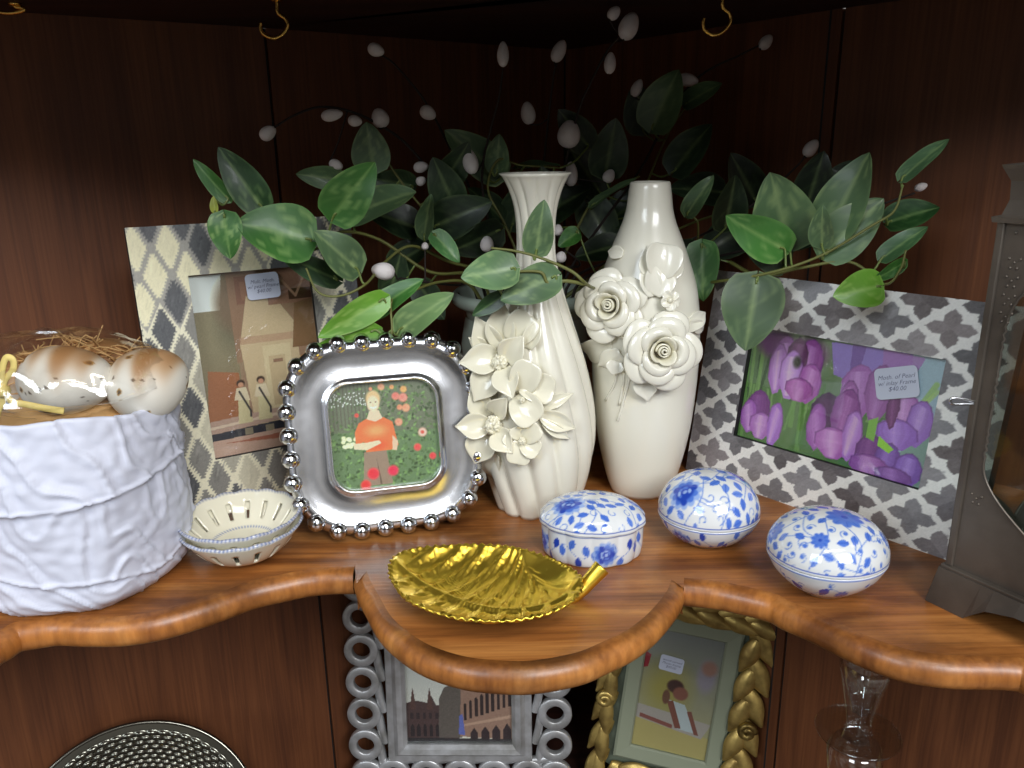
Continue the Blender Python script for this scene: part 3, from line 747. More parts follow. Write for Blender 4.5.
def leaf_pot():
    t = thing('planter_pot', 'white matt ceramic pot wrapped in moulded leaves, filled with bagged eggs', 'pot', (PC[0], PC[1], 0))
    NU, NV = 240, 110
    P = np.zeros((NU, NV + 8, 3))
    zr = lambda th: .1325 + .0022 * math.sin(2 * th + 1) + .0015 * math.sin(5 * th) - .011 * max(0, math.cos(th - .05)) ** 2
    for i in range(NU):
        th = 2 * PI * i / NU
        for j in range(NV):
            z = zr(th) * (j / (NV - 1)); r = pot_r(th, z)
            P[i, j] = (r * math.cos(th), r * math.sin(th), z)
        rt = pot_r(th, zr(th))
        for k, (dr, dz) in enumerate([(-.001, .0012), (-.0025, .0014), (-.004, .0004), (-.005, -.004), (-.006, -.02), (-.008, -.06), (-.012, -.115), (-.05, -.12)]):
            P[i, NV + k] = ((rt + dr) * math.cos(th), (rt + dr) * math.sin(th), zr(th) + dz)
    V, Fc = gridVF(P, cu=True)
    Fc.append(tuple(i * (NV + 8) for i in range(NU))[::-1])
    mesh('pot_body', V, Fc, M_BISQUE, t)
    return t
leaf_pot()

M_EGG = mat('egg_shell', attr=True, rough=.55)
def egg(px, py, Y, L, W, rot, label, brown=.0, spots=40, seed=0, hidden=False):
    r = np.random.default_rng(seed); c = at(px, py, Y)
    t_ = None
    nu, nv = 120, 80; P = np.zeros((nu, nv + 1, 3))
    sp = r.normal(size=(spots + 9, 3)); sp /= np.linalg.norm(sp, axis=1)[:, None]
    ss = np.r_[r.uniform(.018, .045, spots), r.uniform(.07, .13, 9)]
    cols = np.zeros((nu, nv + 1, 3))
    Rm = np.array(Euler(rot).to_matrix())
    for i in range(nu):
        for j in range(nv + 1):
            a, b = 2 * PI * i / nu, PI * j / nv
            z = -math.cos(b); kk = math.sin(b) * (1 - .13 * z)
            p = np.array([kk * math.cos(a) * W / 2, kk * math.sin(a) * W / 2, z * L / 2])
            P[i, j] = Rm @ p
            u = np.array([math.sin(b) * math.cos(a), math.sin(b) * math.sin(a), z]); dd = np.linalg.norm(sp - u, axis=1) / ss
            col = np.array((232, 229, 218.)); k1 = dd[:spots].min(); k2 = dd[spots:].min() + .3 * math.sin(17 * a + 13 * b)
            if k2 < 1: col = np.array((178, 142, 78.)) if k2 > .5 else np.array((88, 66, 46.))
            if k1 < 1: col = np.array((92, 80, 64.))
            h = P[i, j, 2] / (W / 2) + .25 * math.sin(P[i, j, 0] * 160) + .18 * math.sin(P[i, j, 0] * 420)
            w = 1 / (1 + math.exp(-(h - (1 - brown * 1.3)) * 6)) if brown else 0
            cols[i, j] = col * (1 - w * .9) + np.array((158, 106, 56)) * w * .9
    V, Fc = gridVF(P, cu=True)
    o = mesh('egg', V, Fc, M_EGG, None, True, cols.reshape(-1, 3)); o.location = tuple(c)
    tag(o, label, 'egg', 'speckled eggs in the cellophane bag'); return o
egg(67, 380, .492, .058, .0440, (0, PI / 2, .1), 'white speckled egg with brown top, left egg resting on the pot rim', brown=.25, seed=1)
egg(149, 383, .508, .053, .0470, (.2, PI / 2 - .3, 1.1), 'white speckled egg with brown top, right egg beside the diamond inlaid frame', brown=.28, seed=2)
egg(110, 367, .545, .054, .041, (0, PI / 2, .4), 'brown topped egg tucked behind the two front eggs', brown=1.0, seed=3)
egg(38, 379, .540, .052, .041, (0, PI / 2, .0), 'brown topped egg at the back left of the bag by the raffia bow', brown=1.0, seed=4)

def cello():
    t = thing('cellophane_bag', 'clear cellophane bag around the speckled eggs, tied at left with yellow raffia', 'bag', (PC[0], PC[1], .112))
    c = np.array([PC[0] + .002, PC[1] - .004, .138]); nu, nv = 90, 44
    P = np.zeros((nu, nv + 1, 3)); r = np.random.default_rng(9)
    ph = r.uniform(0, 6, 12)
    for i in range(nu):
        for j in range(nv + 1):
            a, b = 2 * PI * i / nu, PI * j / nv
            z = -math.cos(b); k = math.sin(b) ** .8
            w = 1 + .030 * math.sin(5 * a + ph[0] + 4 * z) + .022 * math.sin(9 * a + ph[1] - 6 * z) + .014 * math.sin(17 * a + ph[2] + 9 * z)
            lo = 1.0 if z > -.1 else max(.70, 1 + (z + .1) * 1.2); x, y = k * math.cos(a) * .0715 * w * lo, k * math.sin(a) * .052 * w * lo
            zz = z * (.034 if z > 0 else .020) * (1 + .04 * math.sin(7 * a))
            # drawn out to a neck towards the left
            g = math.exp(-((a - PI) / .28) ** 2)
            x -= g * k * .014; 
            P[i, j] = (x, y, zz)
    Q = P.reshape(-1, 3) + (c - np.array([PC[0], PC[1], .112]))
    V, Fc = gridVF(P, cu=True); mesh('film', Q, Fc, G_FILM, t)
    # gathered neck frill
    nk = np.array([-.068, -.008, .030]); mb = MB()
    for k in range(14):
        a = 2 * PI * k / 14; d = np.array([-.022 - .006 * math.sin(k * 2), .016 * math.cos(a), .016 * math.sin(a)])
        V, Fc = gridVF(np.array([[nk + d * s + np.array([0, math.cos(a + e) * .006 * s, math.sin(a + e) * .006 * s]) for e in (-.5, .5)] for s in np.linspace(0, 1, 5)])); mb.add(V, Fc)
    mb.build('gathered_neck', G_FILM, t)
    def ribbon(pts, w, name='raffia_bow'):
        ln = smoothline([np.array(p) for p in pts], 7); T = np.gradient(ln, axis=0); Pn = []
        for p, tt in zip(ln, T):
            s = np.cross(tt, [0, -1, .3]); s = s / (np.linalg.norm(s) + 1e-9) * w / 2; Pn.append([p - s, p, p + s])
        V, Fc = gridVF(np.array(Pn)); return V, Fc
    o = np.array([PC[0], PC[1], .112]); mb = MB()
    q = lambda x, y, Y=.455: at(x, y, Y) - o
    k = q(3, 391)
    for pts in ([q(3, 391), q(2, 372), q(6, 358), q(13, 360), q(13, 370), q(5, 380), q(3, 391)], [q(3, 391), q(-8, 372), q(-16, 362), q(-18, 376), q(-6, 388), q(3, 391)],
                [q(12, 403), q(24, 404), q(44, 408), q(64, 411)], [q(3, 391), q(3, 400), q(-2, 412), q(-4, 424)], [q(3, 391), q(8, 398), q(14, 403)]):
        V, Fc = ribbon(pts, .0038); mb.add(V, Fc)
    V, Fc = sphereVF(k, .004, 10, 6); mb.add(V, Fc)
    ob = mb.build('raffia_bow', M_RAFFIA, t); solid(ob, .0006)
cello()

# ================================================================== PIERCED DISHES
def pierced_dish(loc, label, inner=True, seed=0, r0=.0405):
    t_o = None
    NS = 16; per = 12; NU = NS * per; rows = [0.0, .25, .5, .75, .95, 1.0] + list(np.linspace(1.06, 2.0, 16))
    # profile param s: 0..1 floor, 1..2 wall
    P = np.zeros((NU, len(rows), 3)); cols = np.zeros((NU, len(rows), 3)); mk = np.zeros((NU, len(rows)), bool)
    for i in range(NU):
        a = 2 * PI * i / NU; ph = (i % per) / per
        sc = abs(math.sin(PI * i / per))
        for j, s in enumerate(rows):
            if s <= 1: r, z = .0195 * s, .0022 + .0006 * s ** 4
            else:
                w = s - 1; r = .0195 + (r0 - .0195) * w ** .82; z = .0028 + .0215 * w ** 1.25
            if s > 1.9: k = (s - 1.9) / .1; r *= 1 + .022 * sc * k; z += .0012 * sc * k
            P[i, j] = (r * math.cos(a), r * math.sin(a), z)
            c = np.array((230, 226, 206.))
            if s > 1.96: c = np.array((120, 132, 170.)) if (i % 2) else np.array((196, 198, 204.))
            if abs(s - 1.06) < .03 and inner: c = np.array((150, 160, 186.)) if i % 3 else c
            if s < .9 and inner:
                x, y = r * math.cos(a), r * math.sin(a)
                f = math.exp(-((x - .004) ** 2 + (y + .001) ** 2) / (.0035 ** 2)); c = c * (1 - .75 * f) + np.array((70, 84, 140)) * .75 * f
                f = math.exp(-((x + .004) ** 2 + (y - .003) ** 2) / (.0022 ** 2)); c = c * (1 - .6 * f) + np.array((90, 104, 150)) * .6 * f
            cols[i, j] = c
            if (i % per) in (4, 5, 6) and 1.25 <= s <= 1.74:
                mk[i, j] = True
    V, Fc = gridVF(P, cu=True, mask=mk)
    o = mesh('pierced_dish', V, Fc, M_PAINTGLOSS, None, True, cols.reshape(-1, 3))
    solid(o, .0019, 1.0)
    o.location = loc; tag(o, label, 'dish'); return o
DC = at(243, 535, .520)
pierced_dish((DC[0], DC[1], .0019), 'lower pierced white dish with scalloped rim, the one standing on the shelf', inner=False)
d2 = pierced_dish((DC[0] - .0006, DC[1] + .0006, .0089), 'upper pierced cream dish with blue edging, stacked inside another dish')

# ================================================================== VASES
def outline_profile(cx, Yc, pts):
    prof = []
    for y, hw in pts:
        P = at(cx, y, Yc); prof.append((hw * depth(P) / F, P[2]))
    prof = sorted(prof, key=lambda q: q[1]); return prof
def densify(prof, n):
    prof = np.array(prof); L = np.r_[0, np.cumsum(np.linalg.norm(np.diff(prof, axis=0), axis=1))]
    ln = smoothline(list(np.c_[prof, np.zeros(len(prof))]), 8)[:, :2]
    L = np.r_[0, np.cumsum(np.linalg.norm(np.diff(ln, axis=0), axis=1))]; s = np.linspace(0, L[-1], n)
    return np.c_[np.interp(s, L, ln[:, 0]), np.interp(s, L, ln[:, 1])]
def petal_mesh(mb, B, Tp, w, out, cup=.25, curl=.0, pointed=True, nu=9, nv=7, fold=.0, th=.0):
    """one petal from base B to tip Tp, 'out' = outward hint, cupped across and curled along"""
    B, Tp, out = map(lambda v: np.asarray(v, float), (B, Tp, out)); d = Tp - B; L = np.linalg.norm(d); d /= L
    n = out - d * np.dot(out, d); n /= np.linalg.norm(n); s = np.cross(d, n); P = np.zeros((nu, nv, 3))
    for i in range(nu):
        u = i / (nu - 1)
        if pointed: wd = math.sin(PI * min(1, u * .78 + .16) ** 1.0) ** .9 * (1 - u ** 5) * 1.02
        else: wd = (math.sin(PI * (u * .62 + .12))) ** .7 * (1 if u < .93 else .72)
        wd = max(wd, .02)
        for j in range(nv):
            v = (j / (nv - 1)) * 2 - 1
            P[i, j] = B + d * L * u + s * v * wd * w / 2 + n * (cup * w * .5 * wd * (v * v) + curl * L * (u * u) + math.sin(PI * u) * .08 * L - fold * abs(v) * w * .3 + .02 * w * math.sin(7 * v + 5 * u))
    V, Fc = gridVF(P); mb.add(V, Fc)
def petal(parent, name, m, *a, th=.0011, **k):
    mb = MB(); petal_mesh(mb, *a, **k); o = mb.build(name, m, parent); solid(o, th); subsurf(o, 1); return o

VA = np.array([0, 0, 0.]); YA = .602
pv = at(538, 500, YA)
VA = np.array([pv[0], YA])
profA = outline_profile(538, YA, [(173, 36), (176, 33), (190, 26.5), (210, 21), (235, 19), (260, 20), (290, 26.5), (320, 35.5), (353, 46), (385, 53), (412, 56.5), (440, 56.5), (465, 52), (485, 46), (503, 41)])
profA = [(profA[0][0] * .985, .0)] + [p for p in profA if p[1] > .006]
def fluted_vase():
    t = thing('vase', 'tall fluted white vase with flared mouth and lily flowers on its left side', 'vase', (VA[0], VA[1], 0))
    D = densify(profA, 90); nf = 12; top = D[-1, 1]
    def mod(a, r, z):
        tw = z / top * 1.1
        c = abs(math.sin(nf * .5 * (a + tw)))        # broad lobes between sharp grooves
        k = .10 if z < top * .93 else .10 * max(0, (top - z) / (top * .07))
        return r * (1.02 - k * (1 - c) ** 1.5 * 1.1), z
    inner = [(D[-1, 0] - .0016, top + .0004), (D[-1, 0] - .003, top - .001), (D[-5, 0] - .0024, D[-5, 1]), (D[-16, 0] - .003, D[-16, 1]), (D[-30, 0] - .003, D[-30, 1]), (D[-50, 0] * .8, D[-50, 1]), (.0, D[-60, 1])]
    prof = [(0, .0)] + [(D[0, 0] - .003, 0)] + list(map(tuple, D)) + inner
    V, Fc = lathe(prof, 192, mod); mesh('vase_body', V, Fc, M_PORC, t)
    base = np.array([VA[0], VA[1], 0])
    cvec = np.array([-.25, -1, .1])
    def surf(x, y, lift):       # point over the vase skin
        P = at(x, y, YA - .035)
        z = P[2]; r = np.interp(z, D[:, 1], D[:, 0]); dx = P[0] - VA[0]
        # intersect properly: iterate depth
        for _ in range(4):
            rr = max(r * .98, abs(dx) + .0005); yy = VA[1] - math.sqrt(max(rr * rr - dx * dx, 0)) if abs(dx) < r else VA[1] - .016
            P = at(x, y, yy - lift); z = P[2]; r = np.interp(z, D[:, 1], D[:, 0]); dx = P[0] - VA[0]
        return P - base
    L5 = lambda x, y: (440 + x / 4.27, 290 + y / 4.27)
    def flower(items, centre=None, cr=0, n0='flower'):
        f = bpy.data.objects.new(n0, None); COL.objects.link(f); f.parent = t
        for (b, tp, w, lb, lt, kind) in items:
            B = surf(*L5(*b), lb); T = surf(*L5(*tp), lt); ww = w / 4.27 * .57 / F * 1.18
            petal(f, 'petal', M_PORC2, B, T, ww, (-.15, -1, .25), cup=.45 if kind else .25, curl=.04, pointed=kind == 1)
        if centre:
            C = surf(*L5(*centre), .010); mb = MB(); r = cr / 4.27 * .57 / F
            V, Fc = sphereVF(C, r * .85, 14, 10); mb.add(V, Fc); rr = np.random.default_rng(4)
            for k in range(46):
                d = rr.normal(size=3); d[1] = -abs(d[1]); d /= np.linalg.norm(d)
                V, Fc = sphereVF(C + d * r * .85, r * .22, 6, 4); mb.add(V, Fc)
            mb.build('flower_centre', M_PORC2, f)
        return f
    flower([((235, 270), (150, 105), 120, .004, .006, 1), ((262, 250), (268, 42), 120, .003, .004, 1), ((195, 250), (120, 200), 60, .003, .006, 1),
            ((300, 220), (395, 108), 130, .003, .006, 0), ((370, 250), (432, 118), 70, .002, .006, 1),
            ((250, 285), (78, 312), 120, .007, .012, 1), ((242, 325), (145, 478), 125, .007, .013, 1), ((270, 335), (312, 468), 110, .008, .012, 1), ((280, 300), (362, 192), 110, .007, .011, 1)], (255, 308), 40)
    flower([((335, 440), (395, 305), 120, .003, .009, 0), ((340, 400), (492, 432), 120, .004, .008, 0), ((325, 450), (412, 565), 130, .004, .010, 0),
            ((420, 505), (572, 440), 52, .003, .006, 1), ((430, 530), (580, 592), 80, .003, .008, 1), ((440, 560), (556, 636), 52, .003, .005, 1)], (350, 470), 14)
    flower([((205, 540), (130, 405), 100, .004, .008, 1), ((230, 530), (292, 455), 90, .005, .009, 1), ((230, 690), (200, 778), 110, .003, .006, 0), ((200, 520), (180, 465), 70, .004, .008, 1),
            ((212, 575), (63, 582), 105, .007, .013, 1), ((200, 605), (150, 742), 125, .007, .013, 1), ((240, 605), (312, 700), 100, .008, .012, 1)], (225, 575), 43)
    flower([((350, 640), (330, 745), 95, .005, .010, 0), ((350, 640), (425, 695), 85, .005, .010, 0), ((350, 640), (430, 585), 75, .005, .010, 0), ((348, 635), (320, 582), 65, .005, .009, 0), ((340, 650), (275, 615), 70, .005, .009, 0)], (350, 645), 18)
fluted_vase()

YB = .628; pv = at(641, 480, YB); VB = np.array([pv[0], YB])
profB = outline_profile(645, YB, [(183, 20), (190, 21), (198, 22), (210, 23.5), (223, 27), (242, 34.5), (266, 43), (285, 48.5), (305, 51.5), (329, 53), (353, 53), (377, 51.7), (401, 49.5), (425, 46.5), (449, 41.5), (473, 35), (488, 31)])
profB = [(profB[0][0] * .95, .0)] + [p for p in profB if p[1] > .006]
def rose(parent, C, R, nrm, seed, turn=0.0):
    f = bpy.data.objects.new('rose', None); COL.objects.link(f); f.parent = parent
    x, y, n = frame_of(nrm); r = np.random.default_rng(seed)
    to = lambda a, rad, h: C + (x * math.cos(a) + y * math.sin(a)) * rad + n * h
    # rolled heart
    ln = [to(a, R * (.03 + .17 * a / (5 * PI)), R * (.62 - .035 * a / PI)) for a in np.linspace(0, 5 * PI, 60)]
    P = np.array([[p - n * R * .42, p - n * R * .1, p] for p in ln]); V, Fc = gridVF(P)
    o = mesh('rolled_heart', V, Fc, M_PORC2, f); solid(o, .0011)
    for lay, (ri, ro, h, cnt, span) in enumerate([(.20, .40, .58, 3, 2.5), (.26, .62, .50, 3, 2.5), (.32, .86, .38, 4, 2.1), (.34, 1.06, .20, 5, 1.7)]):
        for k in range(cnt):
            a0 = turn + 2 * PI * k / cnt + lay * .9 + r.uniform(-.15, .15); nu, nv = 13, 9; P = np.zeros((nu, nv, 3))
            for i in range(nu):
                v = i / (nu - 1) * 2 - 1
                for j in range(nv):
                    u = j / (nv - 1)
                    e = (1 - abs(v) ** 2.6)
                    rad = ri + (ro - ri) * (u ** 1.2) * (.45 + .55 * e) + (.0 if u < .8 else (u - .8) * .45 * e * (lay > 0))
                    hh = h * math.sin(min(1, u * 1.12) * PI / 2) * (.55 + .45 * e) - (0 if u < .8 else (u - .8) ** 1.3 * 1.1 * e * (lay > 0)) * .8
                    rad *= 1 + .03 * math.sin(4 * v + k)
                    P[i, j] = to(a0 + v * span / 2, R * rad, R * (hh + .012 * lay))
            V, Fc = gridVF(P); o = mesh('petal', V, Fc, M_PORC2 if lay < 1 else M_PORC, f); solid(o, .0011); subsurf(o, 1)
    return f
def rose_vase():
    t = thing('vase', 'smooth white bottle vase with two big raised roses, between fluted vase and tulip photo', 'vase', (VB[0], VB[1], 0))
    D = densify(profB, 80); top = D[-1, 1]
    inner = [(D[-1, 0] - .0006, top + .0010), (D[-1, 0] - .0022, top + .0012), (D[-1, 0] - .0034, top - .001), (D[-6, 0] - .004, D[-6, 1]), (D[-20, 0] * .8, D[-20, 1]), (0, D[-30, 1])]
    V, Fc = lathe([(0, 0), (D[0, 0] - .003, 0)] + list(map(tuple, D)) + inner, 96); mesh('vase_body', V, Fc, M_PORC, t)
    base = np.array([VB[0], VB[1], 0])
    def surf(x, y, lift):
        yy = YB - .04
        for _ in range(5):
            P = at(x, y, yy - lift); r = np.interp(P[2], D[:, 1], D[:, 0]); dx = P[0] - VB[0]
            yy = VB[1] - math.sqrt(max(r * r - dx * dx, 0)) if abs(dx) < r else VB[1] - .002
        return at(x, y, yy - lift) - base
    L6 = lambda x, y: (570 + x / 4.514, 230 + y / 4.514)
    s = lambda x, y, l: surf(*L6(x, y), l)
    sc = .59 / F / 4.514
    def pt(b, tp, w, lb, lt, kind=1, out=(0, -1, .2), par=t, name='leaf_relief', **k):
        return petal(par, name, M_PORC, s(*b, lb), s(*tp, lt), w * sc * 1.15, out, pointed=kind == 1, **k)
    # leaves and buds first
    pt((520, 450), (610, 370), 70, .002, .007); pt((540, 420), (600, 450), 60, .002, .006)
    pt((230, 560), (122, 615), 95, .004, .010, fold=.5); pt((210, 590), (190, 655), 80, .004, .009)
    pt((180, 500), (75, 560), 110, .001, .002, 0); pt((330, 640), (350, 775), 110, .001, .003, 1); pt((110, 300), (28, 330), 90, .002, .003, 0)
    pt((240, 110), (172, 95), 60, .001, .004)
    # tall bud
    bud = bpy.data.objects.new('rose_bud', None); COL.objects.link(bud); bud.parent = t
    pt((390, 215), (345, 70), 120, .002, .007, 1, par=bud, name='petal'); pt((400, 215), (430, 62), 150, .004, .009, 0, par=bud, name='petal', cup=.5)
    pt((410, 215), (505, 105), 110, .003, .007, 1, par=bud, name='petal'); pt((380, 300), (330, 130), 90, .002, .006, 1, par=bud, name='petal'); pt((440, 200), (520, 182), 22, .004, .008, 1, par=bud, name='sepal')
    pt((370, 290), (430, 180), 130, .003, .006, 0, par=bud, name='petal')
    # small five petalled flower
    sm = bpy.data.objects.new('small_flower', None); COL.objects.link(sm); sm.parent = t
    for k in range(5):
        a = 2 * PI * k / 5 + .3; pt((452, 318), (452 + 44 * math.cos(a), 318 + 50 * math.sin(a)), 42, .005, .007, 0, par=sm, name='petal', cup=.5)
    V, Fc = sphereVF(s(452, 318, .008), .0022, 8, 6); mesh('flower_centre', V, Fc, M_PORC2, sm)
    rose(t, s(192, 342, .002), 158 * sc, np.array([-.42, -.88, .18]), 3, .4)
    rose(t, s(405, 540, .003), 168 * sc, np.array([.06, -.97, .14]), 8, 1.1)
    # thin stems running down
    for (pts) in ([(215, 640), (200, 700), (160, 770)], [(245, 640), (240, 700), (222, 790)], [(275, 640), (262, 700), (225, 830), (215, 860)]):
        ln = smoothline([s(x, y, .0004) for x, y in pts], 5); V, Fc = tubeVF(ln, .0011, 6); mesh('stem_relief', V, Fc, M_PORC, t)
rose_vase()

# ================================================================== BLUE AND WHITE BOXES
BLUE, MID, PALE = (38, 70, 172), (80, 118, 204), (146, 172, 222)
WHITE = (218, 221, 222)
def peony(c, x, y, R, seed=0):
    r = np.random.default_rng(seed)
    for k in range(11):
        a = 2 * PI * k / 11 + .2; c.ell(x + .82 * R * math.cos(a), y + .82 * R * math.sin(a), R * .30, R * .26, PALE, rot=a)
    for k in range(9):
        a = 2 * PI * k / 9; c.ell(x + .60 * R * math.cos(a), y + .60 * R * math.sin(a), R * .28, R * .24, MID if k % 3 else BLUE, rot=a)
    c.ell(x, y, R * .62, R * .55, BLUE); 
    for k in range(6):
        a = r.uniform(0, 6.28); c.ell(x + .34 * R * math.cos(a), y + .34 * R * math.sin(a), R * .17, R * .10, PALE if k % 2 else MID, rot=a + 1.5)
    c.ell(x + .05 * R, y, R * .15, R * .12, PALE)
def daisy(c, x, y, R):
    for k in range(9):
        a = 2 * PI * k / 9; c.ell(x + .62 * R * math.cos(a), y + .62 * R * math.sin(a), R * .36, R * .26, MID, rot=a)
        c.line([(x, y), (x + .9 * R * math.cos(a), y + .9 * R * math.sin(a))], .0003, BLUE, .7)
    c.ell(x, y, R * .5, R * .5, (84, 118, 200)); c.ell(x, y, R * .17, R * .17, BLUE)
def leaf2(c, x, y, L, a, col=MID):
    w = L * .30; pts = []
    for t in np.linspace(0, 1, 9): pts.append((t * L, w * math.sin(PI * t) ** .8))
    for t in np.linspace(1, 0, 9)[1:-1]: pts.append((t * L, -w * math.sin(PI * t) ** .8))
    ca, sa = math.cos(a), math.sin(a); c.poly([(x + p * ca - q * sa, y + p * sa + q * ca) for p, q in pts], col)
    c.line([(x, y), (x + L * .9 * ca, y + L * .9 * sa)], .0003, BLUE, .8)
def curl(c, x, y, R, a, s=1):
    P = []
    for t in np.linspace(0, 1, 16):
        rr = R * (1 - .75 * t); th = a + s * t * 5.0; P.append((x + R * math.cos(a) * 0 + rr * math.cos(th), y + rr * math.sin(th)))
    c.line(P, .00035, MID)
def stemline(c, pts, w=.00040): c.line(smoothline([np.array([p[0], p[1], 0]) for p in pts], 6)[:, :2], w, MID)
def lid_canvas(D, kind, seed):
    r = np.random.default_rng(seed); c = Canvas(D, D, .00035, WHITE); m = D / 2; R = D / 2
    if kind == 'peony': fl = [(-.05, .50, .20), (-.45, -.22, .21), (.48, .02, .21)]
    elif kind == 'oval': fl = [(-.10, .52, .22), (-.34, -.25, .22), (.60, .18, .19)]
    else: fl = [(-.02, .60, .20), (.10, -.12, .22), (-.62, .30, .16), (.72, .10, .16), (-.40, -.32, .11), (.50, -.45, .12), (.30, .48, .12)]
    # vines
    for k in range(7):
        a = 2 * PI * k / 7 + r.uniform(-.2, .2); p = (m + R * .15 * math.cos(a), m + R * .15 * math.sin(a)); q = (m + R * .55 * math.cos(a + .35), m + R * .55 * math.sin(a + .35)); e = (m + R * .9 * math.cos(a + .1), m + R * .9 * math.sin(a + .1))
        stemline(c, [p, q, e])
    placed = [(x, y, s) for x, y, s in fl]; n = 0
    for it in range(1500):
        a, q = r.uniform(0, 2 * PI), math.sqrt(r.uniform(.01, .92)); x, y = q * math.cos(a), q * math.sin(a); L = .080 if kind != 'vine' else .070
        if all(math.hypot(x - u, y - v) > w + L * .95 for u, v, w in placed):
            placed.append((x, y, L * .8)); n += 1; b = r.uniform(0, 2 * PI)
            if n % 4 == 0 or (kind == 'vine' and n % 2 == 0):
                curl(c, m + x * R, m + y * R, L * R * .9, b, 1 if n % 8 else -1)
                if kind == 'vine': c.ell(m + x * R, m + y * R, L * R * .35, L * R * .35, MID)
            else:
              fx, fy, _s = fl[n % len(fl)]; mx_, my_ = (x + fx) / 2 + r.uniform(-.15, .15), (y + fy) / 2 + r.uniform(-.15, .15)
              if math.hypot(x - fx, y - fy) < .75: stemline(c, [(m + x * R, m + y * R), (m + mx_ * R, m + my_ * R), (m + fx * R, m + fy * R)], .00035)
              leaf2(c, m + x * R - L * R * math.cos(b), m + y * R - L * R * math.sin(b), 2.1 * L * R, b, MID if n % 3 else (104, 138, 214))
    for k, (x, y, s) in enumerate(fl):
        (peony if kind != 'vine' else daisy)(c, m + x * R, m + y * R, s * R, *( (k,) if kind != 'vine' else ()))
    return c
def side_canvas(Lc, Hc, kind, seed, phase=0.0):
    r = np.random.default_rng(seed); c = Canvas(Lc, Hc, .00035, WHITE); n = max(3, int(Lc / .052)); k0 = Lc / n
    pts = [(x, Hc * .5 + Hc * .2 * math.sin(2 * PI * x / (k0 / 2))) for x in np.linspace(0, Lc, 160)]
    c.line(pts, .0004, MID)
    for k in range(n):
        x = (k * k0 + phase) % Lc
        for j in range(9):
            if j == 0: continue
            xx = (x + j * k0 / 9) % Lc; up = 1 if j % 2 else -1; yy = Hc * .5 + Hc * .2 * math.sin(2 * PI * xx / (k0 / 2))
            if kind == 'vine' and j % 2: curl(c, xx, yy + up * Hc * .16, Hc * .13, r.uniform(0, 6)); c.ell(xx, yy + up * Hc * .12, Hc * .06, Hc * .06, MID)
            else: leaf2(c, xx, yy, Hc * .42, up * r.uniform(.9, 1.8) + (0 if up > 0 else 0), MID if j % 3 else BLUE)
        if kind != 'vine': peony(c, x, Hc * .46, Hc * .42, k)
        else: leaf2(c, x, Hc * .3, Hc * .5, 1.0, BLUE); daisy(c, (x + k0 * .28) % Lc, Hc * .4, Hc * .24)
    return c
def trinket_box(label, C, rx, ry, rotz, prof_body, prof_lid, kind, seed, scal=None, phase=0.0, rimline=True):
    """prof_*: [(fraction of radius, z)]"""
    t = thing('trinket_box', label, 'trinket box', (C[0], C[1], 0), (0, 0, rotz))
    NU = 240
    def ring(f, z, a, amt=1.0):
        k = 1.0
        if scal: k = 1 - scal[1] * amt * (1 - abs(math.sin(scal[0] * a / 2)))
        return (f * rx * k * math.cos(a), f * ry * k * math.sin(a), z)
    for part, prof in (('box_base', prof_body), ('lid', prof_lid)):
        pr = densify([(f * rx, z) for f, z in prof], 70) / np.array([rx, 1.0])
        P = np.array([[ring(f, z, 2 * PI * i / NU, 1.0 if part == 'box_base' else .6) for f, z in pr] for i in range(NU)])
        cols = np.zeros(P.shape) + np.array(WHITE, float)
        if part == 'lid':
            D = 2 * max(rx, ry) * 1.02; cv = lid_canvas(D, kind, seed)
            q = pr * np.array([rx, 1]); g = np.r_[0, np.cumsum(np.linalg.norm(np.diff(q, axis=0), axis=1))]; g = 1 - g / g[-1]
            th = (np.arange(NU) * 2 * PI / NU)[:, None]; mr = max(rx, ry) * .98
            cols = cv.sample(g[None, :] * np.cos(th) * mr + D / 2, g[None, :] * np.sin(th) * mr + D / 2)
            zr = pr[0][1]
            for j, (f, z) in enumerate(pr):
                if z < zr + .0026: cols[:, j] = WHITE
                if zr + .0022 < z < zr + .0030 and f > .8: cols[:, j] = (58, 90, 178)
                if f < .0: cols[:, j] = WHITE
        else:
            z0, z1 = pr[:, 1].min(), pr[:, 1].max(); Hc = z1 - z0 - .003; cv = side_canvas(2 * PI * max(rx, ry), Hc, kind, seed + 5, phase)
            U = np.arange(NU)[:, None] / NU * cv.W + np.zeros(P.shape[:2]); W_ = P[..., 2] - z0 - .001
            cc = cv.sample(U, W_); sel = (pr[:, 0] > .62) & (pr[:, 1] > z0 + .0012) & (pr[:, 1] < z1 - .0016)
            cols[:, sel] = cc[:, sel]
            if rimline:
                for j in np.where((pr[:, 1] > z1 - .0013) & (pr[:, 1] < z1 - .0004) & (pr[:, 0] > .85))[0]: cols[:, j] = (92, 120, 190)
        V, Fc = gridVF(P, cu=True); mesh(part, V, Fc, M_PAINTGLOSS, t, True, cols.reshape(-1, 3))
    return t
cA = at(592, 545, .522)
trinket_box('oval blue and white lidded box with upright scalloped sides, beside the gold leaf dish', (cA[0] - .0003, .520), .0382, .0300, math.radians(-6),
            [(0, .001), (.80, .001), (.88, 0), (.92, .002), (.95, .008), (.96, .016), (.965, .0235), (.95, .0245), (.5, .0245)],
            [(.90, .0248), (.995, .0250), (1.0, .0262), (.99, .0282), (.96, .0300), (.84, .0345), (.64, .0385), (.40, .0410), (.18, .0420), (.0, .0422)], 'oval', 4, scal=(12, .035), phase=.010)
cB = at(710, 508, .530)
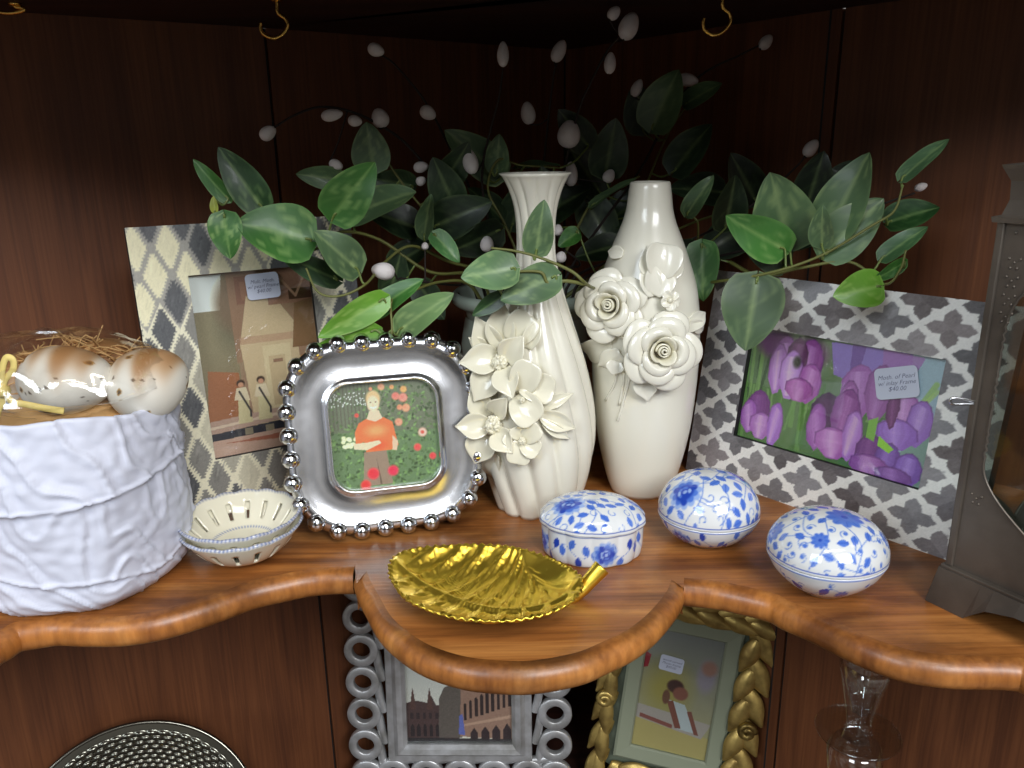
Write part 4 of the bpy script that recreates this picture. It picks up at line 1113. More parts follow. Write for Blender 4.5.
trinket_box('round blue and white lidded box with rose sprays, touching the bottle vase side', (cB[0] + .0003, .535), .0368, .0356, math.radians(10),
            [(0, .002), (.44, .002), (.48, 0), (.52, .0012), (.74, .0065), (.90, .0130), (.985, .0195), (.995, .0218), (.96, .0220), (.5, .0220)],
            [(.95, .0222), (1.0, .0226), (1.0, .0245), (.985, .0285), (.93, .0345), (.82, .0410), (.64, .0465), (.42, .0500), (.20, .0515), (0, .0520)], 'peony', 8, phase=.02)
cC = at(827, 541, .467)
trinket_box('round blue and white lidded box with curling vines, nearest to the metal lantern', (cC[0], .466), .0384, .0366, math.radians(20),
            [(0, .002), (.40, .002), (.44, 0), (.48, .0012), (.70, .0075), (.88, .0150), (.98, .0225), (.995, .0250), (.96, .0252), (.5, .0252)],
            [(.95, .0254), (1.0, .0258), (1.0, .0275), (.985, .0315), (.93, .0365), (.82, .0420), (.64, .0468), (.42, .0498), (.20, .0512), (0, .0516)], 'vine', 15, phase=.03)

# ================================================================== GOLD LEAF DISH
def gold_dish():
    rim = [(389, 566), (393, 557), (404, 551), (422, 547), (446, 545), (470, 544), (500, 545), (520, 548), (540, 554), (556, 560), (572, 568), (581, 577), (582, 586), (576, 597), (562, 607), (546, 613), (526, 617.5), (506, 620), (486, 620), (467, 618.5), (446, 614.5), (428, 609), (412, 601.5), (402, 594), (394, 583), (390, 575)]
    zr = .0165
    R = np.array([onz(x, y, zr)[:2] for x, y in rim]); C = onz(487, 580, zr)[:2]
    R3 = smoothline([np.array([*p, 0]) for p in np.vstack([R, R[:1]])], 16)[:-1, :2]
    rs, _ = resample(R3, 288)
    t = thing('leaf_dish', 'shiny gold leaf shaped dish with curled stem on the projecting front of the shelf', 'dish', (C[0], C[1], 0))
    mid = np.array([onz(x, y, .010)[:2] for x, y in [(398, 570), (420, 579), (446, 588), (475, 597), (505, 602), (535, 603), (560, 600), (578, 590)]])
    md = smoothline([np.array([*p, 0]) for p in mid], 8)[:, :2]
    cum = np.r_[0, np.cumsum(np.linalg.norm(np.diff(md, axis=0), axis=1))]
    NS = 60; P = np.zeros((288, NS + 1, 3))
    for i in range(288):
        for j in range(NS + 1):
            s = j / NS; p = C + (rs[i] - C) * s
            if s > .94: p = C + (rs[i] - C) * (s + .010 * math.sin(i * 2 * PI / 5.2) * (s - .94) / .06)
            z = .0022 + .0145 * (s ** 3.0)
            d = np.linalg.norm(md - p, axis=1); k = int(d.argmin()); dist = d[k]
            z += .0030 * math.exp(-(dist / .0030) ** 2)
            if s < .97:
                ph = (cum[k] - dist * .25) / .0135
                z += .0019 * abs(math.cos(PI * ph)) ** 5 * min(1, dist / .004) + .00018 * math.sin(PI * ph * 4 + dist * 500) * min(1, dist / .006)
            else: z += .0007 * math.sin(i * 2 * PI / 4.5)
            P[i, j] = (p[0] - C[0], p[1] - C[1], z)
    V, Fc = gridVF(P, cu=True); o = mesh('dish_body', V, Fc, M_GOLD, t); solid(o, .0014, -1)
    o2 = np.array([C[0], C[1], 0])
    pts = [at(x, y, Y) for x, y, Y in [(520, 607, .446), (545, 606, .449), (566, 601, .452), (580, 591, .456), (592, 578, .460), (602, 567, .463)]]
    ln = smoothline([p - o2 for p in pts], 8); n = len(ln); V, Fc = tubeVF(ln, np.linspace(.0022, .0052, n), 16, cap=False)
    ob = mesh('stem_handle', V, Fc, M_GOLD, t); solid(ob, .0012)
gold_dish()

# straw bedding inside the bag
def straw():
    r = np.random.default_rng(12); mb = MB()
    c = np.array([PC[0], PC[1] + .004, .128])
    for k in range(620):
        a = r.uniform(0, 2 * PI); q = r.uniform(0, .042); z = r.uniform(-.02, .030) - q * .15
        p = c + np.array([q * math.cos(a), q * math.sin(a) * .45 + .027, z]); d = r.normal(size=3) * np.array([1, .7, .35]); d /= np.linalg.norm(d); L = r.uniform(.008, .018)
        b = r.normal(size=3) * .003; ln = smoothline([p - d * L, p + b, p + d * L], 3)
        V, Fc = tubeVF(ln, .0005, 4); mb.add(V, Fc)
    nu, nv = 40, 14; P = np.zeros((nu, nv, 3))
    for i in range(nu):
        for j in range(nv):
            a, q = 2 * PI * i / nu, j / (nv - 1)
            P[i, j] = (c[0] + .052 * q * math.cos(a), c[1] + .006 + .040 * q * math.sin(a), .136 - .028 * q * q + .0015 * math.sin(9 * a + 20 * q) + .004 * q * math.sin(a))
    V, Fc = gridVF(P, cu=True); mb.add(V, Fc)
    o = mb.build('straw_bedding', M_STRAW); o['kind'] = 'stuff'; o['label'] = 'tan shredded straw packed around the speckled eggs'; o['category'] = 'straw'
M_STRAW = mat('straw', (214, 170, 112), rough=.7)
straw()

# ================================================================== LANTERN
def lantern():
    A = onz(926, 600)[:2]; B = onz(958.5, 616)[:2]; yaw = math.atan2(B[1] - A[1], B[0] - A[0])
    S = .150
    d = np.array([math.cos(yaw), math.sin(yaw)]); n = np.array([-d[1], d[0]])      # n points back to the wall
    c = A + d * S / 2 + n * S / 2
    t = thing('metal_lantern', 'tall aged pewter candle lantern with arched glass sides at the right edge', 'lantern', (c[0], c[1], 0), (0, 0, yaw))
    h = S / 2; b = h - .0075                     # body half width
    z0, z1 = .0245, .236
    def sides():
        for k in range(4):
            yield Matrix.Rotation(k * PI / 2, 3, 'Z')
    # base skirt with arched feet, each side one sheet
    for R in sides():
        pts = [(-h, 0), (-h + .024, 0), (-h + .028, .004), (-h + .036, .011), (-h + .052, .0155), (0, .0165)]
        low = pts + [(-x, z) for x, z in pts[-2::-1]]
        V, Fc = [], []
        for x, z in low: V += [(x, -h + .001 * 0, z), (x * (b + .004) / h, -(b + .004), z0)]
        for i in range(len(low) - 1): Fc.append((2 * i, 2 * i + 2, 2 * i + 3, 2 * i + 1))
        o = mesh('base_skirt', [tuple(R @ Vector(v)) for v in V], Fc, M_PEWTER, t, False); solid(o, .0014)
    V, Fc = boxVF(-b - .004, b + .004, -b - .004, b + .004, z0 - .0005, z0 + .0022); o = mesh('base_plate', V, Fc, M_PEWTER, t, False); bevel(o, .0006)
    # panels: sheet with an arched opening, toothed inner edge on the upper part
    for k, R in enumerate(sides()):
        W_ = b; x0 = -W_; NZ = 90
        L, Rr = [], []
        zs = np.linspace(z0 + .002, z1, NZ)
        def open_half(z):
            # half width of the opening at height z
            lo, hi = z0 + .014, z1 - .012
            if z <= lo or z >= hi: return 0.0
            full = W_ - .0105
            e = 1.0
            if z < lo + .060: e = .5 - .5 * math.cos(PI * ((z - lo) / .060) ** .8)
            if z > hi - .05: e = min(e, (1 - ((z - hi + .05) / .05) ** 2.2) ** .5)
            w = full * e
            if z > lo + .062: w += .0016 * (abs(math.sin(z * 620)) - .5)
            return max(0.0, w)
        V = []; Fc = []
        for z in zs:
            w = open_half(z); V += [(-W_, -b, z), (-w if w > 0 else 0, -b, z), (w, -b, z), (W_, -b, z)]
        for i in range(NZ - 1):
            q = 4 * i; w0, w1 = open_half(zs[i]), open_half(zs[i + 1])
            Fc += [(q, q + 1, q + 5, q + 4), (q + 2, q + 3, q + 7, q + 6)]
        o = mesh('side_plate', [tuple(R @ Vector(v)) for v in V], Fc, M_PEWTER, t, False); solid(o, .0012)
        # rolled wire lip along the opening
        lip = [(-open_half(z), -b - .0008, z) for z in zs if open_half(z) > 0] ; lip2 = [(-x, y, z) for x, y, z in lip[::-1]]
        V, Fc = tubeVF([tuple(R @ Vector(p)) for p in lip + lip2], .0008, 6); mesh('opening_lip', V, Fc, M_PEWTER, t)
        V, Fc = boxVF(-W_ + .003, W_ - .003, -b + .0022, -b + .0036, z0 + .003, z1 - .002); mesh('glass_pane', [tuple(R @ Vector(v)) for v in V], Fc, G_LANT, t, False)
        # punched dots: small raised studs in clusters
        mb = MB(); r = np.random.default_rng(k)
        spots = [(sx * (W_ - .0095 + dx), zz + dz) for sx in (-1, 1) for zz in (.075, .215, .205, .195, .185) for dx, dz in ((0, 0), (.003, .002), (-.003, .002), (.0018, -.003), (-.0018, -.003))]
        spots += [(x, .231) for x in np.linspace(-W_ + .008, W_ - .008, 22)]
        for x, z in spots:
            V, Fc = sphereVF((x, -b - .0007, z), .0009, 8, 4); mb.add([tuple(R @ Vector(v)) for v in V], Fc)
        ob = mb.build('punched_dots', M_PEWTER, t); ob['kind'] = 'stuff'
    for sx in (-1, 1):
        for sy in (-1, 1):
            V, Fc = boxVF(sx * b - .0022, sx * b + .0022, sy * b - .0022, sy * b + .0022, z0 + .002, z1 + .001); o = mesh('corner_post', V, Fc, M_PEWTER, t, False); bevel(o, .0008)
    # cap: concave collar and flange
    P = []
    for hw, z in [(b + .004, z1), (b + .0045, z1 + .003), (b + .001, z1 + .004), (b - .001, z1 + .012), (b - .0005, z1 + .022), (b + .003, z1 + .029), (b + .0035, z1 + .0305), (b - .02, z1 + .034), (b - .045, z1 + .055), (.012, z1 + .075), (.0, z1 + .078)]:
        ring = []
        for a in range(4):
            for u in np.linspace(0, 1, 6, endpoint=False):
                q = [(-1, -1), (1, -1), (1, 1), (-1, 1), (-1, -1)]; p = np.array(q[a]) * (1 - u) + np.array(q[a + 1]) * u; ring.append((p[0] * hw, p[1] * hw, z))
        P.append(ring)
    V, Fc = gridVF(np.array(P).transpose(1, 0, 2), cu=True, flip=False); mesh('lantern_cap', V, Fc, M_PEWTER, t, False)
    # ring handle on top
    ln = [(.022 * math.cos(a), 0, z1 + .095 + .022 * math.sin(a)) for a in np.linspace(0, 2 * PI, 32)]; V, Fc = tubeVF(ln, .0016, 8); mesh('ring_handle', V, Fc, M_PEWTER, t)
    # wire latch loop sticking out past the left corner
    Rinv = Matrix.Rotation(-yaw, 3, 'Z')
    def loc(px, py, Y): 
        p = at(px, py, Y); return Rinv @ Vector((p[0] - c[0], p[1] - c[1], p[2]))
    YL = A[1] - .004
    pts = [loc(x, y, YL) for x, y in ((975, 404), (964, 404), (953, 404), (950, 401), (953, 398), (964, 399), (975, 402))]
    V, Fc = tubeVF(smoothline([np.array(p) for p in pts], 5), .0008, 6); mesh('latch', V, Fc, M_BEAD, t)
    # stub candle inside
    return t
lantern()

# ================================================================== LOWER SHELF
def ltilt(px, py, z): return onz(px, py, z)
# ---- silver scroll frame
def scroll_frame():
    P0 = onz(461, 800, ZL); lean = math.radians(7)
    t = thing('picture_frame', 'antique silver frame bordered by a chain of open scroll loops, city square photo, below shelf', 'picture frame', (P0[0], .775, ZL), (-lean, 0, math.radians(-1.5)))
    S = .95 / F                                    # metres per pixel at the frame
    ow, oh, mw, bw = 104 * S, .178, 19.5 * S, .034
    W_, H_ = ow + 2 * mw, oh + 2 * mw
    zb = .045
    # moulding: stepped square ring
    prof = [(0.0, .004), (0.0, -.002), (.004, -.006), (.010, -.0075), (.0135, -.004), (.0155, -.0015), (mw - .001, -.0015), (mw, 0.0), (mw, .012)]
    P = []
    for dd, y in prof:
        P.append([(sx * (ow / 2 + dd), y, zb + mw + (oh / 2) + sz * (oh / 2 + dd)) for sx, sz in ((-1, -1), (1, -1), (1, 1), (-1, 1))])
    V, Fc = gridVF(np.array(P), cv=True); mesh('moulding', V, Fc, M_ANTSILVER, t, False)
    printplane('photo_print', photo_square(ow, oh), -ow / 2, zb + mw, .0035, M_PRINT, t)
    glass(t, ow, oh, zb + mw, .0012)
    V, Fc = boxVF(-W_ / 2, W_ / 2, .0045, .0115, zb, zb + H_); mesh('backing_board', V, Fc, M_BLACK, t, False)
    # scroll chain: curl ribbon as a curtate loop
    def chain(p0, dirv, outv, n, pitch, rad, phase=0):
        for k in range(n):
            c = np.array(p0) + np.array(dirv) * pitch * k; ln = []
            # loop with tail running to the frame below
            for a in np.linspace(-.55 * PI, 1.45 * PI, 30):
                ln.append(c + np.array(outv) * (math.cos(a + PI * .5) * -rad) * -1 + np.array(dirv) * (-math.sin(a + PI * .5)) * rad * -1 * 1.0)
            tail = [c - np.array(outv) * rad * .75 - np.array(dirv) * rad * (-.35), c - np.array(outv) * rad * 1.35 + np.array(dirv) * rad * 1.1, c - np.array(outv) * rad * 1.4 + np.array(dirv) * rad * 2.0]
            full = []
            for p in ln: full.append(p)
            Pn = []
            w = rad * .31
            cc = c
            for p in ln:
                e = (p - cc); e = e / np.linalg.norm(e); row = [p - e * w + np.array([0, .004, 0]), p - e * w + np.array([0, -.0032, 0]), p - e * w * .8 + np.array([0, -.004, 0]), p + e * w * .8 + np.array([0, -.004, 0]), p + e * w + np.array([0, -.0032, 0]), p + e * w + np.array([0, .004, 0])]
                Pn.append(row)
            V, Fc = gridVF(np.array(Pn)); mb = MB(); mb.add(V, Fc)
            tl = smoothline([c + np.array(outv) * rad * .05 + np.array(dirv) * rad * -1.0, c - np.array(outv) * rad * .75 - np.array(dirv) * rad * .55, c - np.array(outv) * rad * 1.12 + np.array(dirv) * rad * .40, c - np.array(outv) * rad * 1.30 + np.array(dirv) * rad * 1.5, c - np.array(outv) * rad * 1.62 + np.array(dirv) * rad * 2.5], 5)
            T = np.gradient(tl, axis=0); Pn = []
            for p, tt in zip(tl, T):
                e = np.cross(tt, [0, 1, 0]); e /= np.linalg.norm(e) + 1e-9; ww = w * .95
                Pn.append([p - e * ww + np.array([0, .004, 0]), p - e * ww + np.array([0, -.002, 0]), p + np.array([0, -.0035, 0]), p + e * ww + np.array([0, -.002, 0]), p + e * ww + np.array([0, .004, 0])])
            V, Fc = gridVF(np.array(Pn)); mb.add(V, Fc)
            mb.build('scroll_loop', M_ANTSILVER, t)
    pitch, rad = 33.8 * S, 12.8 * S
    ox = W_ / 2 + 14.5 * S * 1.0 + .010
    n = 8; z_top = zb + H_ - .004
    chain((-ox, .004, z_top), (0, 0, -1), (-1, 0, 0), n, pitch, rad)
    chain((ox, .004, z_top), (0, 0, -1), (1, 0, 0), n, pitch, rad)
    chain((-W_ / 2 + .004, .004, zb - .019), (1, 0, 0), (0, 0, -1), 5, pitch, rad)
    chain((-W_ / 2 + .004, .004, zb + H_ + .019), (1, 0, 0), (0, 0, 1), 5, pitch, rad)
    V, Fc = boxVF(-.015, .015, .012, .015, .012, .19)
    V = [(x, y + (.06 * (1 - (z - .012) / .18)), z) for x, y, z in V]; mesh('easel_back', V, Fc, M_BLACK, t, False)
    return t
scroll_frame()

def acanthus_frame():
    P0 = onz(672, 800, ZL); lean = math.radians(8); S = .95 / F
    t = thing('picture_frame', 'ornate gold leaf garland frame with sage green inner border, seated figure photo, below shelf', 'picture frame', (P0[0] - .012, .770, ZL + .004), (-lean, math.radians(6.0), math.radians(-14)))
    ow, oh = 72 * S, .150; mw = 16 * S; zb = .034
    W_, H_ = ow + 2 * mw, oh + 2 * mw
    P = []
    for dd, y in [(0, .004), (0, -.001), (.002, -.003), (mw - .003, -.004), (mw, -.002), (mw, .012)]:
        P.append([(sx * (ow / 2 + dd), y, zb + mw + oh / 2 + sz * (oh / 2 + dd)) for sx, sz in ((-1, -1), (1, -1), (1, 1), (-1, 1))])
    V, Fc = gridVF(np.array(P), cv=True); mesh('inner_border', V, Fc, M_SAGE, t, False)
    # sage ground plate under the leaves
    g = .036; O = [(-W_ / 2 - g, zb - g), (W_ / 2 + g, zb - g), (W_ / 2 + g, zb + H_ + g * .8), (-W_ / 2 - g, zb + H_ + g * .8)]; I = [(-W_ / 2, zb), (W_ / 2, zb), (W_ / 2, zb + H_), (-W_ / 2, zb + H_)]
    q, _ = resample(rrect(W_ + g * 1.1, H_ + g * 1.1, .03), 80); V = []
    cz = zb + H_ / 2
    for yy in (.003, .010):
        V += [(x, yy, z + cz) for x, z in q]
    k = 80; mesh('ground_plate', V, [tuple(range(k))[::-1], tuple(range(k, 2 * k))] + [(i, (i + 1) % k, k + (i + 1) % k, k + i) for i in range(k)], mat('sage_dark', (98, 106, 88), rough=.6), t, False)
    printplane('photo_print', photo_bench(ow, oh), -ow / 2, zb + mw, .0015, M_PRINT, t)
    glass(t, ow, oh, zb + mw, -.0002)
    sticker(t, -.012, zb + mw + oh * .735, -.0006, .027, .019, -.06, ['wood carved', 'Photo frame', '$40.00'], .0042)
    r = np.random.default_rng(2)
    def lf(x, z, a, L, w, lift=.0, gold=M_ANTGOLD):
        L *= 1.25; w *= 1.45; mb = MB(); B = np.array([x, -.001 - lift, z]); T = B + np.array([math.cos(a) * L, -.002, math.sin(a) * L])
        petal_mesh(mb, B, T, w, (0, -1, 0), cup=-.55, curl=-.05, pointed=True, nu=10, nv=7); o = mb.build('gilt_leaf', gold, t); solid(o, .003); subsurf(o, 1)
    hx, hz = W_ / 2 + .013, H_ / 2 + .012
    # right side, running down; left side; top; bottom
    for k in range(7):
        z = cz + hz - .004 - k * .037
        lf(hx - .004, z, -PI / 2 + .55, .040, .018, .004); lf(hx + .002, z - .012, -PI / 2 - .35, .036, .015, .007)
        lf(-hx + .004, z, -PI / 2 - .45, .040, .014, .004); lf(-hx - .004, z - .010, -PI / 2 + .10, .040, .012, .007)
    for k in range(6):
        x = -hx + .010 + k * .029
        lf(x, cz + hz, .35, .040, .017, .004); lf(x + .012, cz + hz + .002, -.30, .034, .014, .007)
        lf(x, cz - hz, -.35, .040, .017, .004); lf(x + .012, cz - hz - .002, .30, .034, .014, .007)
    for sx in (-1, 1):      # curled knots half way down
        for zz in (cz - .020, cz + .062 if sx < 0 else cz - .020):
            ln = [(sx * (hx + .006) + .008 * math.cos(a) * (1 - a / 16), -.009 - .0006 * a, zz + .008 * math.sin(a) * (1 - a / 16)) for a in np.linspace(0, 9, 40)]
            V, Fc = tubeVF(ln, np.linspace(.0048, .0030, 40), 8); mesh('gilt_curl', V, Fc, M_ANTGOLD, t)
    V, Fc = boxVF(-.015, .015, .012, .015, .0, .19)
    V = [(x, y + (.06 * (1 - z / .19)), z) for x, y, z in V]; mesh('easel_back', V, Fc, M_BLACK, t, False)
    return t
acanthus_frame()

# ---- hammered platter leaning on the side panel
def platter():
    r0 = .114; tl = math.radians(58)
    c = at(136, 822, .630)
    th = math.radians(20)
    R = Matrix.Rotation(th, 3, 'Z') @ Matrix.Rotation(tl, 3, 'X')
    prof = []
    seg = 480; rows = 100; P = np.zeros((seg, rows, 3))
    for j in range(rows):
        f = j / (rows - 1); r = r0 * f
        base = 0.0 if f < .42 else (.020 * ((f - .42) / .50) ** 1.6 if f < .92 else .020 + .002 * (f - .92) / .08)
        for i in range(seg):
            a = 2 * PI * i / seg; h = base
            if .45 < f < .93:
                ring = (f - .45) / .04; n = 60; h += .0026 * abs(math.sin(PI * ring)) * abs(math.sin(a * n / 2 + (int(ring) % 2) * PI / 2))
            P[i, j] = (r * math.cos(a), r * math.sin(a), h)
    bottom = min((R @ Vector(p))[2] for p in P.reshape(-1, 3)); loc = (c[0], c[1], ZL - bottom + .001)
    V, Fc = gridVF(P, cu=True)
    t = thing('platter', 'dark hammered metal platter standing below the shelf at lower left', 'platter', loc)
    V = [tuple(R @ Vector(v)) for v in V]; o = mesh('platter_body', V, Fc, M_DARKMETAL, t); solid(o, .0016, -1)
    ln = [tuple(R @ Vector((r0 * math.cos(a), r0 * math.sin(a), .022))) for a in np.linspace(0, 2 * PI, 120)]
    V, Fc = tubeVF(ln, .0022, 8); mesh('rolled_rim', V, Fc, M_DARKMETAL, t)
    ln = [tuple(R @ Vector((r0 * .44 * math.cos(a), r0 * .44 * math.sin(a), .0012))) for a in np.linspace(0, 2 * PI, 80)]
    V, Fc = tubeVF(ln, .0018, 8); mesh('brass_ring', V, Fc, M_BRASS, t)
platter()

# ---- glass candlestick
def candlestick():
    Yc = .560; p = at(857, 738, Yc); zd = p[2]; base = (p[0], Yc, ZL)
    t = thing('candlestick', 'clear glass candlestick with wide drip dish, lower right under the shelf', 'candlestick', base)
    s = depth(p) / F; z = zd - ZL
    def part(name, pr, m=G_CLEAR, seg=48, mod=None):
        V, Fc = lathe(pr, seg, mod); return mesh(name, V, Fc, m, t)
    part('foot', [(0, 0), (.038, 0), (.040, .004), (.030, .012), (.016, .022), (.010, .034), (.014, .046), (.009, .058), (.012, z - .07), (.020, z - .04), (.023, z - .012), (.018, z - .004), (0, z - .003)])
    part('drip_dish', [(.0, z - .002), (.014, z - .002), (.026, z + .001), (40 * s, z + .006), (40.6 * s, z + .0072), (39.5 * s, z + .0080), (.026, z + .0035), (.016, z + .001), (0, z + .001)])
    fl = lambda a, r, zz: (r * (1 + .05 * math.cos(6 * a)), zz)
    part('candle_cup', [(0, z + .001), (15 * s, z + .002), (11 * s, z + .012), (13 * s, z + .025), (20 * s, z + .055), (25 * s, z + .075), (23 * s, z + .075), (17 * s, z + .055), (9 * s, z + .028), (0, z + .026)], mod=fl)
candlestick()

# ================================================================== POTTED TRAILING PLANT
PP = np.array([.013, .735])
def plant():
    r = np.random.default_rng(31)
    t = thing('potted_plant', 'artificial trailing pothos in a pale celadon pot, its leaves spreading behind and over the frames', 'plant', (PP[0], PP[1], 0))
    o = np.array([PP[0], PP[1], 0])
    prof = [(0, 0), (.040, 0), (.043, .003), (.050, .03), (.058, .07), (.060, .105), (.056, .128), (.0535, .134), (.0555, .138), (.064, .141), (.068, .145), (.068, .151), (.064, .154), (.060, .152), (.056, .14), (.054, .12), (.0, .118)]
    V, Fc = lathe(prof, 64); mesh('pot', V, Fc, M_CELADON, t)
    stems = []
    def stem(pts, rad=.0014, m=M_STEM):
        P = [np.array([PP[0] + dx, PP[1] + dy, .13]) for dx, dy in ((pts[0][3], pts[0][4]),)] if len(pts[0]) > 3 else []
        P += [at(p[0], p[1], p[2]) for p in pts]
        ln = smoothline(P, 7); stems.append(ln)
        V, Fc = tubeVF(ln - o, np.linspace(rad * 1.15, rad * .55, len(ln)), 6); mesh('stem', V, Fc, m, t)
    # x, y, depth of points along each vine
    stem([(500, 278, .71, -.03, -.02), (450, 262, .68), (412, 246, .66), (385, 262, .64), (366, 284, .60), (340, 296, .59), (318, 292, .588), (306, 268, .588)])
    stem([(480, 276, .70, -.03, -.02), (430, 272, .67), (380, 240, .66), (340, 232, .64), (310, 250, .61), (262, 222, .60), (236, 220, .595), (217, 212, .595), (216, 200, .595)])
    stem([(470, 285, .68, -.03, -.03), (440, 282, .66), (410, 292, .63), (392, 300, .60), (392, 330, .585), (388, 350, .585)])
    stem([(490, 262, .71, -.02, -.02), (440, 225, .70), (420, 205, .69), (400, 180, .69), (380, 150, .69)])
    stem([(520, 268, .72, -.01, -.01), (505, 225, .72), (488, 190, .72), (498, 160, .71), (520, 165, .72), (560, 168, .73)])
    stem([(600, 285, .68, .03, -.04), (594, 288, .60), (585, 283, .560), (571, 271, .556), (541, 258, .553), (515, 251, .553), (491, 248, .553)])
    stem([(585, 284, .560), (565, 281, .555), (548, 283, .553), (540, 272, .553), (510, 272, .553), (488, 275, .553)])
    stem([(600, 270, .72, .03, 0), (640, 240, .74), (690, 250, .72), (698, 225, .70), (690, 214, .70)])
    stem([(620, 290, .74, .03, 0), (680, 285, .72), (722, 281, .63), (773, 272, .60), (822, 255, .59), (871, 226, .58), (894, 211, .575), (903, 185, .575)])
    stem([(730, 262, .65), (760, 276, .62), (800, 268, .60), (850, 262, .585), (884, 284, .565), (900, 270, .56), (906, 250, .56)])
    stem([(610, 262, .74, .02, .01), (640, 200, .78), (665, 140, .80), (690, 100, .80)])
    stem([(560, 262, .74, .0, .02), (590, 205, .76), (612, 190, .76), (640, 176, .76)])
    stem([(620, 260, .76, .02, .02), (700, 220, .80), (780, 200, .78), (840, 190, .76)])
    allst = np.vstack(stems)
    DARK, GRN, GREY, BRT = (36, 72, 32), (60, 116, 44), (90, 120, 80), (112, 170, 50)
    def leaf(b, tp, w, Yb, Yt, col, var=.3, roll=0.0, cup=.12, curl=.10, name='leaf'):
        B, T = at(b[0], b[1], Yb), at(tp[0], tp[1], Yt); L = np.linalg.norm(T - B); wd = w * depth((B + T) / 2) / F * 1.22
        d = (T - B) / L; tocam = CAM - (B + T) / 2; tocam /= np.linalg.norm(tocam)
        nrm = tocam + np.array([r.uniform(-.25, .25), 0, r.uniform(.1, .5)]); nrm -= d * np.dot(nrm, d); nrm /= np.linalg.norm(nrm)
        s = np.cross(d, nrm)
        if roll: s, nrm = s * math.cos(roll) + nrm * math.sin(roll), nrm * math.cos(roll) - s * math.sin(roll)
        nu, nv = 19, 13; P = np.zeros((nu, nv, 3)); C = np.zeros((nu, nv, 3)); ph = r.uniform(0, 6)
        for i in range(nu):
            u = i / (nu - 1)
            W_ = 1.55 * (u + .012) ** .40 * (1 - u) ** .70 * (1 + .25 * (1 - u)) if 0 < u < 1 else .02
            W_ = max(min(W_, 1.06) * 1.0, .015)
            for j in range(nv):
                v = j / (nv - 1) * 2 - 1
                back = -.10 * L * abs(v) ** 1.5 * (1 - u) ** 5        # heart-shaped shoulders
                P[i, j] = B + d * (L * u + back) + s * v * W_ * wd / 2 + nrm * (cup * wd * (abs(v) * W_) ** 1.4 - curl * L * (u - .35) ** 2 * 1.2 + .015 * L * math.sin(9 * u + ph) * v)
                g = math.exp(-(v / .09) ** 2) * .35
                vein = .10 * max(0, math.sin((u * 9 + abs(v) * 3.2) * 2.2)) ** 6
                n = math.sin(v * 5 + u * 7 + ph) * math.sin(u * 11 - v * 3 + ph * 2) * math.sin(u * 3 + v * 9 + ph)
                vv = .7 * var * max(0, min(1, (n - .24) * 5))
                edge = .18 * max(0, (abs(v) - .86) / .14)
                base = np.array(col, float) * .86 * (1 + .07 * math.sin(u * 5 + ph))
                C[i, j] = base * (1 - g - vein - vv - edge) + np.array((186, 204, 132)) * (g + vein + vv + edge)
        V, Fc = gridVF(P); mb = MB(); mb.add(V - o, Fc, C.reshape(-1, 3))
        k = np.linalg.norm(allst - B, axis=1).argmin(); Q = allst[k]
        if .002 < np.linalg.norm(Q - B) < .06:
            mid = (Q + B) / 2 + np.array([0, 0, -.004]); V, Fc = tubeVF(smoothline([Q, mid, B, B + d * L * .08], 4) - o, .0009, 5); mb.add(V, Fc, (108, 124, 62))
        mb.build(name, M_LEAF, t)
